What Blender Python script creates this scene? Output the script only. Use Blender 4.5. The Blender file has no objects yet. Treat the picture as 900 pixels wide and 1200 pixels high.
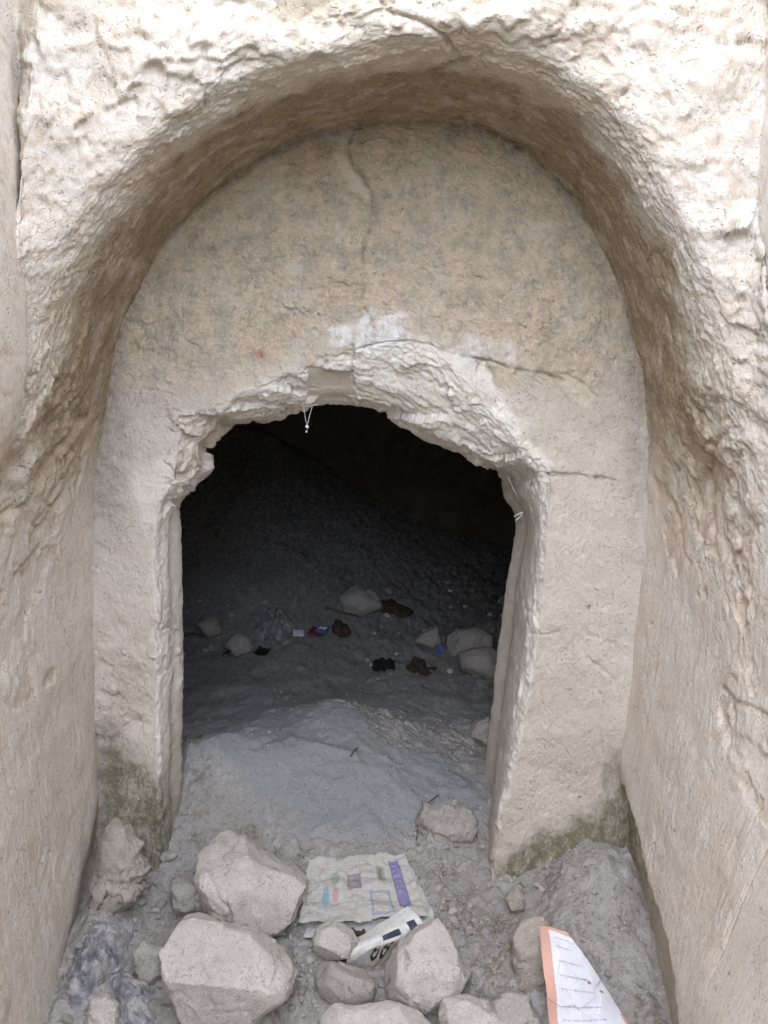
import bpy, bmesh, math, random
import numpy as np
from mathutils import Vector, Matrix, Euler

random.seed(7)
R = np.random.default_rng(11)
S = bpy.context.scene
COL = S.collection

# ------------------------------------------------------------------ camera
CAM_Z, PITCH, FPX = 1.85, math.radians(10.0), 1177.0
cd = bpy.data.cameras.new('camera')
cam = bpy.data.objects.new('camera', cd)
COL.objects.link(cam)
cam.location = (0, 0, CAM_Z)
cam.rotation_euler = (math.radians(90) - PITCH, 0, 0)
cd.sensor_fit = 'AUTO'
cd.sensor_width = 36.0
cd.lens = 36.0 * FPX / 1200.0
cd.clip_start, cd.clip_end = 0.05, 400
S.camera = cam

# ------------------------------------------------------------------ light
SUN_EL, SUN_AZ = math.radians(38), math.radians(192)   # azimuth clockwise from +Y
w = bpy.data.worlds.new('World')
S.world = w
w.use_nodes = True
nt = w.node_tree
nt.nodes.clear()
sky = nt.nodes.new('ShaderNodeTexSky')
sky.sky_type = 'NISHITA'
sky.sun_disc = False
sky.sun_elevation = SUN_EL
sky.sun_rotation = SUN_AZ
sky.air_density = 1.0
sky.dust_density = 0.4
sky.ozone_density = 3.0
bg = nt.nodes.new('ShaderNodeBackground')
bg.inputs['Strength'].default_value = 0.15
ow = nt.nodes.new('ShaderNodeOutputWorld')
nt.links.new(sky.outputs[0], bg.inputs['Color'])
nt.links.new(bg.outputs[0], ow.inputs['Surface'])
sd = bpy.data.lights.new('sun', 'SUN')
sd.energy = 2.0
sd.angle = math.radians(140)
sd.color = (1.0, 0.915, 0.80)
sun = bpy.data.objects.new('sun', sd)
COL.objects.link(sun)
sv = Vector((math.sin(SUN_AZ) * math.cos(SUN_EL), math.cos(SUN_AZ) * math.cos(SUN_EL), math.sin(SUN_EL)))
sun.rotation_euler = sv.to_track_quat('Z', 'Y').to_euler()
sun.location = (-2, -6, 12)
vs = S.view_settings
S.display_settings.display_device = 'sRGB'
vs.view_transform = 'Standard'
vs.look = 'None'
vs.gamma = 1.0
vs.exposure = 2.55
S.cycles.max_bounces = 8
S.cycles.diffuse_bounces = 6
S.cycles.use_denoising = True

# ------------------------------------------------------------------ numeric helpers
SP, CP = math.sin(PITCH), math.cos(PITCH)


def px_dir(px, py):
    px, py = np.asarray(px, float), np.asarray(py, float)
    a, t = (px - 450) / FPX, (600 - py) / FPX
    return np.stack([a, CP + t * SP, -SP + t * CP], -1)


def at_y(px, py, Y):
    d = px_dir(px, py)
    k = np.asarray(Y, float) / d[..., 1]
    return d * k[..., None] + np.array([0, 0, CAM_Z])


def to_px(P):
    q = P - np.array([0, 0, CAM_Z])
    dep = q[..., 1] * CP - q[..., 2] * SP
    up = q[..., 1] * SP + q[..., 2] * CP
    dep = np.where(dep < 0.05, 0.05, dep)
    return 450 + FPX * q[..., 0] / dep, 600 - FPX * up / dep


def sstep(a, b, x):
    t = np.clip((x - a) / (b - a), 0, 1)
    return t * t * (3 - 2 * t)


_perm = np.random.default_rng(5).permutation(256)
_perm = np.concatenate([_perm, _perm, _perm])
_g = np.random.default_rng(6).normal(size=(256, 3))
_g /= np.linalg.norm(_g, axis=1)[:, None]
_rnd = np.random.default_rng(8).random((256, 3))


def perlin(P):
    sh = P.shape[:-1]
    P = P.reshape(-1, 3)
    I = np.floor(P).astype(np.int64)
    F = P - I
    I &= 255
    U = F * F * F * (F * (F * 6 - 15) + 10)
    out = np.zeros(len(P))
    for dx in (0, 1):
        hx = _perm[I[:, 0] + dx]
        wx = U[:, 0] if dx else 1 - U[:, 0]
        for dy in (0, 1):
            hy = _perm[hx + I[:, 1] + dy]
            wy = wx * (U[:, 1] if dy else 1 - U[:, 1])
            for dz in (0, 1):
                g = _g[_perm[hy + I[:, 2] + dz] & 255]
                d = g[:, 0] * (F[:, 0] - dx) + g[:, 1] * (F[:, 1] - dy) + g[:, 2] * (F[:, 2] - dz)
                out += wy * (U[:, 2] if dz else 1 - U[:, 2]) * d
    return (out * 1.5).reshape(sh)


def fbm(P, o=4, gain=0.5, lac=2.03):
    s, a, f = 0, 1.0, 1.0
    for k in range(o):
        s = s + a * perlin(P * f + 17.3 * k)
        a *= gain
        f *= lac
    return s


def ridged(P, o=4, gain=0.5):
    s, a, f = 0, 1.0, 1.0
    for k in range(o):
        s = s + a * (1 - 2 * np.abs(perlin(P * f + 9.1 * k)))
        a *= gain
        f *= 2.07
    return s


def worley(P):
    sh = P.shape[:-1]
    P = P.reshape(-1, 3)
    I = np.floor(P).astype(np.int64)
    F = P - I
    f1 = np.full(len(P), 9.0)
    f2 = np.full(len(P), 9.0)
    cid = np.zeros(len(P))
    for dx in (-1, 0, 1):
        for dy in (-1, 0, 1):
            for dz in (-1, 0, 1):
                h = _perm[_perm[_perm[(I[:, 0] + dx) & 255] + ((I[:, 1] + dy) & 255)] + ((I[:, 2] + dz) & 255)]
                r = _rnd[h]
                d = (dx + r[:, 0] - F[:, 0]) ** 2 + (dy + r[:, 1] - F[:, 1]) ** 2 + (dz + r[:, 2] - F[:, 2]) ** 2
                c = d < f1
                f2 = np.where(c, f1, np.minimum(f2, d))
                cid = np.where(c, h / 255.0, cid)
                f1 = np.where(c, d, f1)
    return np.sqrt(f1).reshape(sh), np.sqrt(f2).reshape(sh), cid.reshape(sh)


_tilt = np.random.default_rng(9).normal(size=(256, 3))


def facets(P, tilt=.8, step=.35):
    """broken-rock relief: every cell of a jittered grid is its own tilted plane (result of the order of one cell)"""
    sh = P.shape[:-1]
    P = P.reshape(-1, 3)
    I = np.floor(P).astype(np.int64)
    F = P - I
    f1 = np.full(len(P), 9.0)
    val = np.zeros(len(P))
    for dx in (-1, 0, 1):
        for dy in (-1, 0, 1):
            for dz in (-1, 0, 1):
                h = _perm[_perm[_perm[(I[:, 0] + dx) & 255] + ((I[:, 1] + dy) & 255)] + ((I[:, 2] + dz) & 255)]
                r, t = _rnd[h], _tilt[h]
                ox, oy, oz = F[:, 0] - dx - r[:, 0], F[:, 1] - dy - r[:, 1], F[:, 2] - dz - r[:, 2]
                d = ox * ox + oy * oy + oz * oz
                v = tilt * (t[:, 0] * ox + t[:, 1] * oy + t[:, 2] * oz) + step * (r[:, 0] * 2 - 1)
                c = d < f1
                val = np.where(c, v, val)
                f1 = np.where(c, d, f1)
    return val.reshape(sh)


def warp(P, f, a):
    return P + a * np.stack([fbm(P * f, 3), fbm(P * f + 31, 3), fbm(P * f + 77, 3)], -1)


def seg_dist(X, Y, pts):
    d = np.full(X.shape, 1e9)
    for (x0, y0), (x1, y1) in zip(pts[:-1], pts[1:]):
        vx, vy = x1 - x0, y1 - y0
        L = max(vx * vx + vy * vy, 1e-9)
        t = np.clip(((X - x0) * vx + (Y - y0) * vy) / L, 0, 1)
        d = np.minimum(d, np.hypot(X - x0 - t * vx, Y - y0 - t * vy))
    return d


def poly_sd(X, Y, poly):
    """signed distance to a polygon, positive inside"""
    p = list(poly) + [poly[0]]
    d = seg_dist(X, Y, p)
    ins = np.zeros(X.shape, bool)
    for (x0, y0), (x1, y1) in zip(p[:-1], p[1:]):
        c = ((y0 > Y) != (y1 > Y)) & (X < (x1 - x0) * (Y - y0) / ((y1 - y0) if y1 != y0 else 1e-9) + x0)
        ins ^= c
    return np.where(ins, d, -d)


def catmull(K, n, axis=0, par=None):
    """Catmull-Rom through the control points K along axis 0, n samples (par: positions in 0..len-1)"""
    K = np.moveaxis(K, axis, 0)
    m = len(K)
    u = np.linspace(0, m - 1, n) if par is None else par
    i = np.clip(np.floor(u).astype(int), 0, m - 2)
    t = (u - i).reshape((-1,) + (1,) * (K.ndim - 1))
    Pm = np.concatenate([[2 * K[0] - K[1]], K, [2 * K[-1] - K[-2]]])
    a, b, c, d = Pm[i], Pm[i + 1], Pm[i + 2], Pm[i + 3]
    o = 0.5 * (2 * b + (c - a) * t + (2 * a - 5 * b + 4 * c - d) * t ** 2 + (3 * b - a - 3 * c + d) * t ** 3)
    return np.moveaxis(o, 0, axis)


def arc_par(K, n):
    """parameters evenly spaced by length along the control polyline K"""
    L = np.concatenate([[0], np.cumsum(np.linalg.norm(np.diff(K, axis=0), axis=1))])
    return np.interp(np.linspace(0, L[-1], n), L, np.arange(len(K)))


def normals(P):
    du = np.gradient(P, axis=0)
    dv = np.gradient(P, axis=1)
    N = np.cross(du, dv)
    return N / (np.linalg.norm(N, axis=-1, keepdims=True) + 1e-12)


# ------------------------------------------------------------------ object helpers
def link(o, parent=None):
    COL.objects.link(o)
    if parent is not None:
        o.parent = parent
    return o


def tag(o, label=None, cat=None, group=None, kind=None):
    if label: o['label'] = label
    if cat: o['category'] = cat
    if group: o['group'] = group
    if kind: o['kind'] = kind
    return o


def thing(name, loc, label, cat, group=None):
    o = bpy.data.objects.new(name, None)
    o.location = loc
    o.empty_display_size = 0.05
    link(o)
    return tag(o, label, cat, group)


def raw_mesh(name, V, F, mat, attrs=None, color=None, smooth=True):
    V = np.asarray(V, np.float32).reshape(-1, 3)
    F = np.asarray(F, np.int32)
    k = F.shape[1]
    me = bpy.data.meshes.new(name)
    me.vertices.add(len(V))
    me.vertices.foreach_set('co', V.ravel())
    me.loops.add(F.size)
    me.loops.foreach_set('vertex_index', F.ravel())
    me.polygons.add(len(F))
    me.polygons.foreach_set('loop_start', np.arange(0, F.size, k, dtype=np.int32))
    me.polygons.foreach_set('use_smooth', np.full(len(F), smooth, bool))
    me.update(calc_edges=True)
    for a, v in (attrs or {}).items():
        at = me.attributes.new(a, 'FLOAT', 'POINT')
        at.data.foreach_set('value', np.asarray(v, np.float32).ravel())
    if color is not None:
        c = np.ones((len(V), 4), np.float32)
        c[:, :3] = np.asarray(color, np.float32).reshape(-1, 3)
        at = me.color_attributes.new('print', 'FLOAT_COLOR', 'POINT')
        at.data.foreach_set('color', c.ravel())
    if mat is not None:
        me.materials.append(mat)
    return me


def grid_faces(nu, nv, flip=False):
    i = np.arange(nu - 1)[:, None] * nv + np.arange(nv - 1)[None, :]
    f = np.stack([i, i + nv, i + nv + 1, i + 1], -1).reshape(-1, 4)
    return f[:, ::-1] if flip else f


def grid_obj(name, P, mat, attrs=None, color=None, flip=False, parent=None, origin=(0, 0, 0)):
    nu, nv = P.shape[:2]
    me = raw_mesh(name, P - np.array(origin), grid_faces(nu, nv, flip), mat, attrs, color)
    o = bpy.data.objects.new(name, me)
    o.location = origin
    return link(o, parent)


# ------------------------------------------------------------------ materials
def new_mat(name):
    m = bpy.data.materials.new(name)
    m.use_nodes = True
    n = m.node_tree
    b = n.nodes['Principled BSDF']
    b.inputs['Specular IOR Level'].default_value = 0.18
    b.inputs['Roughness'].default_value = 0.92
    return m, n, b


def grain(k, c, b, prev, amt):
    """sharp pits, specks and crumbs a few millimetres to a centimetre across"""
    v = k.n('ShaderNodeTexVoronoi')
    v.inputs['Scale'].default_value = 75
    v.inputs['Randomness'].default_value = 1.0
    wv = k.n('ShaderNodeMix')
    wv.data_type = 'VECTOR'
    wv.inputs['Factor'].default_value = .06
    nz = k.n('ShaderNodeTexNoise')
    nz.inputs['Scale'].default_value = 30
    k.lk(k.tc.outputs['Object'], nz.inputs['Vector'])
    k.lk(k.tc.outputs['Object'], wv.inputs[4])
    k.lk(nz.outputs['Color'], wv.inputs[5])
    k.lk(wv.outputs[1], v.inputs['Vector'])
    gate = k.ramp(k.noise(13, 4, 0.6), 0.42, 0.6)
    pit = k.mul(k.ramp(v.outputs['Distance'], 0.12, 0.34, 1, 0), gate)
    c = k.mix(k.mul(pit, .55 * amt), c, k.mix(1.0, c, (0.50, 0.43, 0.35), 'MULTIPLY'))
    c = k.mix(k.mul(k.ramp(k.noise(160, 2, 0.6), 0.58, 0.66), .55 * amt), c, k.mix(1.0, c, (0.66, 0.60, 0.52), 'MULTIPLY'))
    c = k.mix(k.mul(k.ramp(k.noise(120, 3, 0.6), 0.60, 0.68), .5 * amt), c, k.mix(.5, c, (0.85, 0.82, 0.76)))
    k.lk(c, b.inputs['Base Color'])
    h = k.n('ShaderNodeMath')
    h.operation = 'SUBTRACT'
    k.lk(k.noise(120, 5, 0.75), h.inputs[0])
    k.lk(k.mul(pit, .8), h.inputs[1])
    return k.bump(h.outputs[0], 0.010, 0.75 * amt, b, prev)


class NB:
    def __init__(s, tree):
        s.t = tree
        s.geo = s.n('ShaderNodeNewGeometry')
        s.tc = s.n('ShaderNodeTexCoord')

    def n(s, k):
        return s.t.nodes.new(k)

    def lk(s, a, b):
        s.t.links.new(a, b)

    def noise(s, scale, detail=6, rough=0.6, vec=None, stretch=None, dist=0.0):
        x = s.n('ShaderNodeTexNoise')
        x.inputs['Scale'].default_value = scale
        x.inputs['Detail'].default_value = detail
        x.inputs['Roughness'].default_value = rough
        x.inputs['Distortion'].default_value = dist
        v = vec or s.tc.outputs['Object']
        if stretch:
            mp = s.n('ShaderNodeMapping')
            mp.inputs['Scale'].default_value = stretch
            s.lk(v, mp.inputs['Vector'])
            v = mp.outputs[0]
        s.lk(v, x.inputs['Vector'])
        return x.outputs['Fac']

    def ramp(s, fac, lo, hi, a=0.0, b=1.0):
        r = s.n('ShaderNodeMapRange')
        r.inputs['From Min'].default_value = lo
        r.inputs['From Max'].default_value = hi
        r.inputs['To Min'].default_value = a
        r.inputs['To Max'].default_value = b
        s.lk(fac, r.inputs['Value'])
        return r.outputs[0]

    def mul(s, a, b):
        m = s.n('ShaderNodeMath')
        m.operation = 'MULTIPLY'
        for q, v in ((0, a), (1, b)):
            if isinstance(v, (int, float)): m.inputs[q].default_value = v
            else: s.lk(v, m.inputs[q])
        return m.outputs[0]

    def attr(s, name):
        a = s.n('ShaderNodeAttribute')
        a.attribute_name = name
        return a.outputs['Fac']

    def mix(s, fac, a, b, mode='MIX'):
        m = s.n('ShaderNodeMix')
        m.data_type = 'RGBA'
        m.blend_type = mode
        m.clamp_factor = True
        if isinstance(fac, (int, float)): m.inputs['Factor'].default_value = fac
        else: s.lk(fac, m.inputs['Factor'])
        for k, v in ((6, a), (7, b)):
            if isinstance(v, tuple): m.inputs[k].default_value = (*v, 1)
            else: s.lk(v, m.inputs[k])
        return m.outputs[2]

    def bump(s, h, dist, strength, bsdf, prev=None):
        b = s.n('ShaderNodeBump')
        b.inputs['Distance'].default_value = dist
        b.inputs['Strength'].default_value = strength
        s.lk(h, b.inputs['Height'])
        if prev is not None: s.lk(prev, b.inputs['Normal'])
        s.lk(b.outputs[0], bsdf.inputs['Normal'])
        return b.outputs[0]


def mat_limestone():
    m, t, b = new_mat('limestone')
    k = NB(t)
    c = k.mix(k.ramp(k.noise(2.2, 5, 0.6), 0.35, 0.68), (0.63, 0.545, 0.445), (0.71, 0.65, 0.565))
    c = k.mix(k.ramp(k.noise(7.0, 6, 0.65, dist=0.6), 0.48, 0.72, 0, 0.7), c, (0.72, 0.68, 0.61))
    c = k.mix(k.ramp(k.noise(11.0, 6, 0.7), 0.56, 0.72, 0, 0.55), c, (0.48, 0.385, 0.285))
    c = k.mix(k.ramp(k.noise(60.0, 4, 0.7), 0.50, 0.75, 0, 0.45), c, (0.46, 0.385, 0.30))
    # iron-tan seams, grey dirt, brown-olive film deepened for soffit shade, moss, dark lichen
    c = k.mix(k.mul(k.attr('rust'), k.ramp(k.noise(25, 4, 0.6), 0.25, 0.6)), c, (0.40, 0.27, 0.16))
    c = k.mix(k.mul(k.attr('grime_and_dark'), k.ramp(k.noise(30, 5, 0.7), 0.25, 0.62)), c, (0.24, 0.21, 0.175))
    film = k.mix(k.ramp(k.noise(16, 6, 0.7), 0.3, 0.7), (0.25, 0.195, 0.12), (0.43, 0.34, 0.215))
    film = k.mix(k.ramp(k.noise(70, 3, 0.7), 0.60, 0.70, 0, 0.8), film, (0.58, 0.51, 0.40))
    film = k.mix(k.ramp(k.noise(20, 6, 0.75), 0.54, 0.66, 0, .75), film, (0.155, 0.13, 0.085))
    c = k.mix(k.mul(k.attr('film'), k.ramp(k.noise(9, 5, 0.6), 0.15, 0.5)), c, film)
    moss = k.mix(k.noise(40, 4, 0.6), (0.13, 0.12, 0.075), (0.21, 0.195, 0.105))
    c = k.mix(k.mul(k.attr('moss'), k.ramp(k.noise(35, 5, 0.75), 0.32, 0.55)), c, moss)
    c = k.mix(k.ramp(k.noise(38, 2, 0.5), 0.74, 0.78, 0, 0.7), c, (0.12, 0.10, 0.085))
    hatch = k.noise(1.0, 4, 0.6, stretch=(60, 95, 7), dist=.3)
    c = k.mix(k.mul(k.attr('wall'), k.ramp(hatch, 0.50, 0.68, 0, .35)), c, (0.47, 0.40, 0.32))
    k.lk(c, b.inputs['Base Color'])
    h0 = k.bump(k.mul(k.attr('wall'), hatch), 0.003, 0.5, b)
    grain(k, c, b, h0, .85)
    return m


def mat_panel():
    m, t, b = new_mat('panel_stone')
    k = NB(t)
    c = k.mix(k.ramp(k.noise(5, 6, 0.65), 0.35, 0.65), (0.52, 0.455, 0.38), (0.61, 0.55, 0.47))
    # old weathered skin: grey with yellow-tan grains
    old = k.mix(k.ramp(k.noise(14, 6, 0.7), 0.35, 0.62), (0.37, 0.315, 0.245), (0.56, 0.46, 0.33))
    old = k.mix(k.ramp(k.noise(45, 5, 0.7), 0.52, 0.64, 0, 0.65), old, (0.62, 0.53, 0.41))
    old = k.mix(k.ramp(k.noise(24, 6, 0.75, stretch=(1, 1, 2.0)), 0.52, 0.70, 0, 0.7), old, (0.22, 0.205, 0.19))
    c = k.mix(k.mul(k.attr('old'), k.ramp(k.noise(8, 6, 0.7), 0.2, 0.5)), c, old)
    fresh = k.mix(k.ramp(k.noise(18, 5, 0.6), 0.4, 0.7), (0.70, 0.645, 0.55), (0.80, 0.775, 0.72))
    c = k.mix(k.mul(k.attr('fresh'), k.ramp(k.noise(22, 6, 0.75), 0.18, 0.42)), c, fresh)
    c = k.mix(k.mul(k.attr('tan'), 0.9), c, (0.60, 0.52, 0.41))
    c = k.mix(k.mul(k.attr('chalk'), k.ramp(k.noise(20, 6, 0.7), 0.36, 0.55)), c, (0.76, 0.74, 0.71))
    c = k.mix(k.mul(k.attr('grime_and_dark'), k.ramp(k.noise(30, 5, 0.7), 0.25, 0.6)), c, (0.17, 0.145, 0.12))
    c = k.mix(k.mul(k.attr('red'), 0.75), c, (0.36, 0.13, 0.08))
    moss = k.mix(k.noise(40, 4, 0.6), (0.095, 0.09, 0.055), (0.20, 0.185, 0.105))
    c = k.mix(k.mul(k.attr('moss'), k.ramp(k.noise(20, 7, 0.85, stretch=(1.6, 1.6, .7)), 0.29, 0.55, 0, .9)), c, moss)
    c = k.mix(k.ramp(k.noise(42, 2, 0.5), 0.74, 0.78, 0, 0.7), c, (0.12, 0.10, 0.085))
    k.lk(c, b.inputs['Base Color'])
    grain(k, c, b, None, .8)
    return m


def mat_dirt():
    m, t, b = new_mat('dusty_earth')
    k = NB(t)
    c = k.mix(k.ramp(k.noise(4, 6, 0.65), 0.35, 0.65), (0.30, 0.28, 0.255), (0.39, 0.375, 0.35))
    c = k.mix(k.ramp(k.noise(24, 6, 0.7), 0.5, 0.72, 0, 0.6), c, (0.25, 0.215, 0.18))
    c = k.mix(k.ramp(k.noise(90, 4, 0.7), 0.56, 0.7, 0, 0.6), c, (0.20, 0.17, 0.14))
    c = k.mix(k.ramp(k.noise(130, 3, 0.6), 0.64, 0.72, 0, 0.8), c, (0.50, 0.48, 0.45))
    c = k.mix(k.attr('dust_skytint'), c, (0.275, 0.29, 0.30))  # grey dust, with a bluish skylight tint put into its colour
    c = k.mix(k.mul(k.attr('humus_shade'), k.ramp(k.noise(45, 5, 0.75), 0.42, 0.6)), c, (0.125, 0.10, 0.078))
    k.lk(c, b.inputs['Base Color'])
    grain(k, c, b, None, .8)
    return m


def mat_rock(name, a, bb, dark):
    m, t, b = new_mat(name)
    k = NB(t)
    c = k.mix(k.ramp(k.noise(9, 6, 0.65), 0.35, 0.65), a, bb)
    c = k.mix(k.ramp(k.noise(22, 6, 0.7), 0.54, 0.72, 0, 0.6), c, dark)
    c = k.mix(k.ramp(k.noise(60, 5, 0.7), 0.55, 0.7, 0, 0.4), c, tuple(min(1, x * 1.25) for x in bb))
    c = k.mix(k.ramp(k.noise(170, 3, 0.7), 0.6, 0.7, 0, 0.4), c, dark)
    oi = k.n('ShaderNodeObjectInfo')
    c = k.mix(k.ramp(oi.outputs['Random'], 0, 1, 0, .4), c, k.mix(1.0, c, (0.80, 0.74, 0.68), 'MULTIPLY'))
    c = k.mix(k.ramp(k.noise(150, 2, 0.5), 0.66, 0.72, 0, .7), c, (0.17, 0.14, 0.115))
    k.lk(c, b.inputs['Base Color'])
    grain(k, c, b, None, .8)
    return m


def mat_flat(name, col, rough=0.9, var=0.25, scale=40):
    m, t, b = new_mat(name)
    k = NB(t)
    c = k.mix(k.ramp(k.noise(scale, 5, 0.65), 0.35, 0.65), tuple(x * (1 - var) for x in col), tuple(min(1, x * (1 + var)) for x in col))
    k.lk(c, b.inputs['Base Color'])
    b.inputs['Roughness'].default_value = rough
    return m


def mat_print(name, rough=0.85, dirt=0.5):
    m, t, b = new_mat(name)
    k = NB(t)
    a = k.n('ShaderNodeAttribute')
    a.attribute_name = 'print'
    c = k.mix(k.ramp(k.noise(30, 6, 0.7), 0.48, 0.75, 0, dirt), a.outputs['Color'], (0.32, 0.30, 0.275))
    k.lk(c, b.inputs['Base Color'])
    b.inputs['Roughness'].default_value = rough
    k.bump(k.noise(60, 4, 0.6), 0.004, 0.4, b)
    return m


def mat_plastic(name, col, alpha):
    m, t, b = new_mat(name)
    k = NB(t)
    c = k.mix(k.ramp(k.noise(14, 6, 0.7), 0.42, 0.56), col, (0.40, 0.385, 0.37))
    k.lk(c, b.inputs['Base Color'])
    b.inputs['Roughness'].default_value = 0.32
    b.inputs['Specular IOR Level'].default_value = 0.5
    k.lk(k.ramp(k.noise(26, 5, 0.65), 0.3, 0.65, alpha - 0.2, alpha + 0.25), b.inputs['Alpha'])
    return m


M_LIME, M_PANEL, M_DIRT = mat_limestone(), mat_panel(), mat_dirt()
M_ROCK = mat_rock('pale_limestone_rock', (0.48, 0.445, 0.405), (0.61, 0.58, 0.54), (0.33, 0.285, 0.24))
M_GREY = mat_rock('grey_limestone_rock', (0.34, 0.32, 0.295), (0.45, 0.425, 0.39), (0.24, 0.20, 0.165))
M_CLAY = mat_rock('crumbly_clay', (0.36, 0.325, 0.28), (0.45, 0.41, 0.36), (0.24, 0.21, 0.17))
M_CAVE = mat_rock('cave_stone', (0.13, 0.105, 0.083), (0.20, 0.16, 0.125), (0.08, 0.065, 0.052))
M_NEWS, M_LEAF = mat_print('newsprint'), mat_print('coated_paper', 0.5, 0.3)
M_BAG, M_BAGC = mat_plastic('dark_plastic_film', (0.19, 0.19, 0.21), 0.72), mat_plastic('clear_plastic_film', (0.25, 0.26, 0.27), 0.5)
M_TWIG = mat_flat('dry_twig', (0.13, 0.095, 0.065))
M_STRAW = mat_flat('dry_grass', (0.36, 0.29, 0.19))
M_DEADLEAF = mat_flat('dead_leaf', (0.07, 0.05, 0.035))
M_SILK = mat_flat('spider_silk', (0.8, 0.78, 0.74), 0.7, 0.1)
M_RED, M_BLUE, M_WHITE, M_BLACK = (mat_flat('red_foil', (0.22, 0.03, 0.035), 0.4), mat_flat('blue_plastic', (0.10, 0.16, 0.38), 0.4),
                                  mat_flat('white_card', (0.75, 0.76, 0.78), 0.5, 0.08), mat_flat('black_plastic', (0.018, 0.018, 0.02), 0.5))

# ------------------------------------------------------------------ ground height
def zsmooth(x, y):
    b = np.interp(y, [-70, -4.0, -1.0, 1.2, 2.2, 2.5, 2.75, 3.0, 3.3, 3.7, 4.2, 4.8, 5.4, 6.3, 7.6, 9.5],
                  [3.1, 3.1, -.40, -.36, -.33, -.29, -.21, -.13, -.06, .04, .03, .0, .0, .06, .3, .5])  # rise behind the camera added to hold low sun off the floor
    g = lambda cx, cy, sx, sy: np.exp(-((x - cx) / sx) ** 2 - ((y - cy) / sy) ** 2)
    b = b + 0.235 * g(-.22, 4.05, .46, .52) + 0.20 * g(-.72, 3.72, .30, .24)
    b = b + 0.17 * g(.76, 3.16, .22, .30) + 0.12 * g(-.93, 3.05, .10, .25) + .07 * g(.52, 2.86, .24, .16)
    b = b + 0.05 * g(-.45, 2.75, .5, .2)
    b = b + 0.12 * g(1.1, 6.0, .5, .6) + .1 * g(-.9, 6.1, .5, .4)
    b = b + .22 * g(-.8, 7.0, 1.1, 1.0) + .1 * g(.7, 7.2, .4, .5)
    b = b + .75 * np.clip((y - 5.7) / 1.5, 0, 1) ** 1.5 * (1 - np.clip((x + .9) / 1.6, 0, 1)) ** 1.2
    return b


def ground_hit(px, py):
    """where the view ray through a point of the photograph meets the ground"""
    px, py = np.broadcast_arrays(np.asarray(px, float), np.asarray(py, float))
    d = px_dir(px, py)
    lo = np.full(px.shape, 1.6)
    prev = lo.copy()
    hit = np.zeros(px.shape, bool)
    hi = np.full(px.shape, 9.0)
    for t in np.arange(1.6, 9.0, 0.05):
        z = CAM_Z + d[..., 2] * t - zsmooth(d[..., 0] * t, d[..., 1] * t)
        new = (z < 0) & ~hit
        hi = np.where(new, t, hi)
        lo = np.where(new, t - 0.05, lo)
        hit |= z < 0
    for _ in range(16):
        mid = (lo + hi) / 2
        z = CAM_Z + d[..., 2] * mid - zsmooth(d[..., 0] * mid, d[..., 1] * mid)
        lo, hi = np.where(z > 0, mid, lo), np.where(z > 0, hi, mid)
    return d * hi[..., None] + np.array([0, 0, CAM_Z])


def build_ground():
    x = np.concatenate([-np.geomspace(60, 1.35, 26)[:-1], np.linspace(-1.35, 1.2, 520), np.geomspace(1.2, 60, 26)[1:]])
    ya = np.concatenate([-np.geomspace(70, 0.1, 24), np.linspace(0.1, 2.3, 20), np.linspace(2.3, 4.6, 560)[1:], np.linspace(4.6, 9.5, 260)[1:]])
    X, Y = np.meshgrid(x, ya, indexing='ij')
    Z = zsmooth(X, Y)
    P = np.stack([X, Y, Z], -1)
    px, py = to_px(P)
    near = sstep(1.9, 2.3, Y) * (np.abs(X) < 2.5)
    mound = sstep(-10, 45, 16 * fbm(P * 6, 3) + poly_sd(px, py, [(215, 880), (235, 835), (330, 805), (430, 808), (460, 850), (520, 865), (590, 900), (575, 960), (480, 1000), (420, 1010), (330, 985), (270, 930)]))
    mound = mound * (Y > 3.2)
    mound = np.maximum(mound, .75 * sstep(4.2, 4.6, Y))
    rough = 1 - 0.82 * mound
    Q = P * np.array([1, 1, .5])
    dz = 0.028 * fbm(Q * 3.2, 3) * (1 - .5 * mound)
    f1, f2, cid = worley(Q * 16 + .3 * fbm(Q * 9, 2)[..., None])
    clod = np.maximum(0, .5 - f1) * (cid > .45)
    dz += near * rough * (0.06 * clod + 0.012 * fbm(Q * 22, 4) + 0.004 * ridged(Q * 60, 2))
    f1b, f2b, cidb = worley(Q * 46)
    dz += near * rough * 0.018 * np.maximum(0, .48 - f1b) * (cidb > .55)
    dz += near * mound * (0.018 * fbm(Q * 6, 3) + .004 * fbm(Q * 24, 3))
    # soft ledge crossing the mound
    led = seg_dist(px, py, [(340, 868), (365, 874), (390, 880), (415, 888)])
    dz += near * 0.010 * np.exp(-(led / 5) ** 2)
    P[..., 2] += dz
    humus_shade = np.clip(sstep(.1, .5, fbm(Q * 8 + 4, 3)) * .9, 0, 1) * near * (1 - mound) * .8
    grid_obj('ground', P, M_DIRT, {'dust_skytint': mound * .85 * sstep(3.2, 3.5, Y), 'humus_shade': np.maximum(humus_shade, .45 * sstep(4.5, 5.2, Y) + .5 * sstep(5.6, 6.8, Y))})  # earth colour also darkened toward the chamber depth in place of shade
    o = COL.objects['ground']
    tag(o, 'dusty earth floor of the trench, heaped up in the doorway', kind='structure')
    return x, ya, P[..., 2]


GX, GY, GZ = build_ground()


def zreal(x, y):
    i = np.clip(np.searchsorted(GX, x) - 1, 0, len(GX) - 2)
    j = np.clip(np.searchsorted(GY, y) - 1, 0, len(GY) - 2)
    a, b = (x - GX[i]) / (GX[i + 1] - GX[i]), (y - GY[j]) / (GY[j + 1] - GY[j])
    return (GZ[i, j] * (1 - a) * (1 - b) + GZ[i + 1, j] * a * (1 - b) + GZ[i, j + 1] * (1 - a) * b + GZ[i + 1, j + 1] * a * b)


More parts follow.
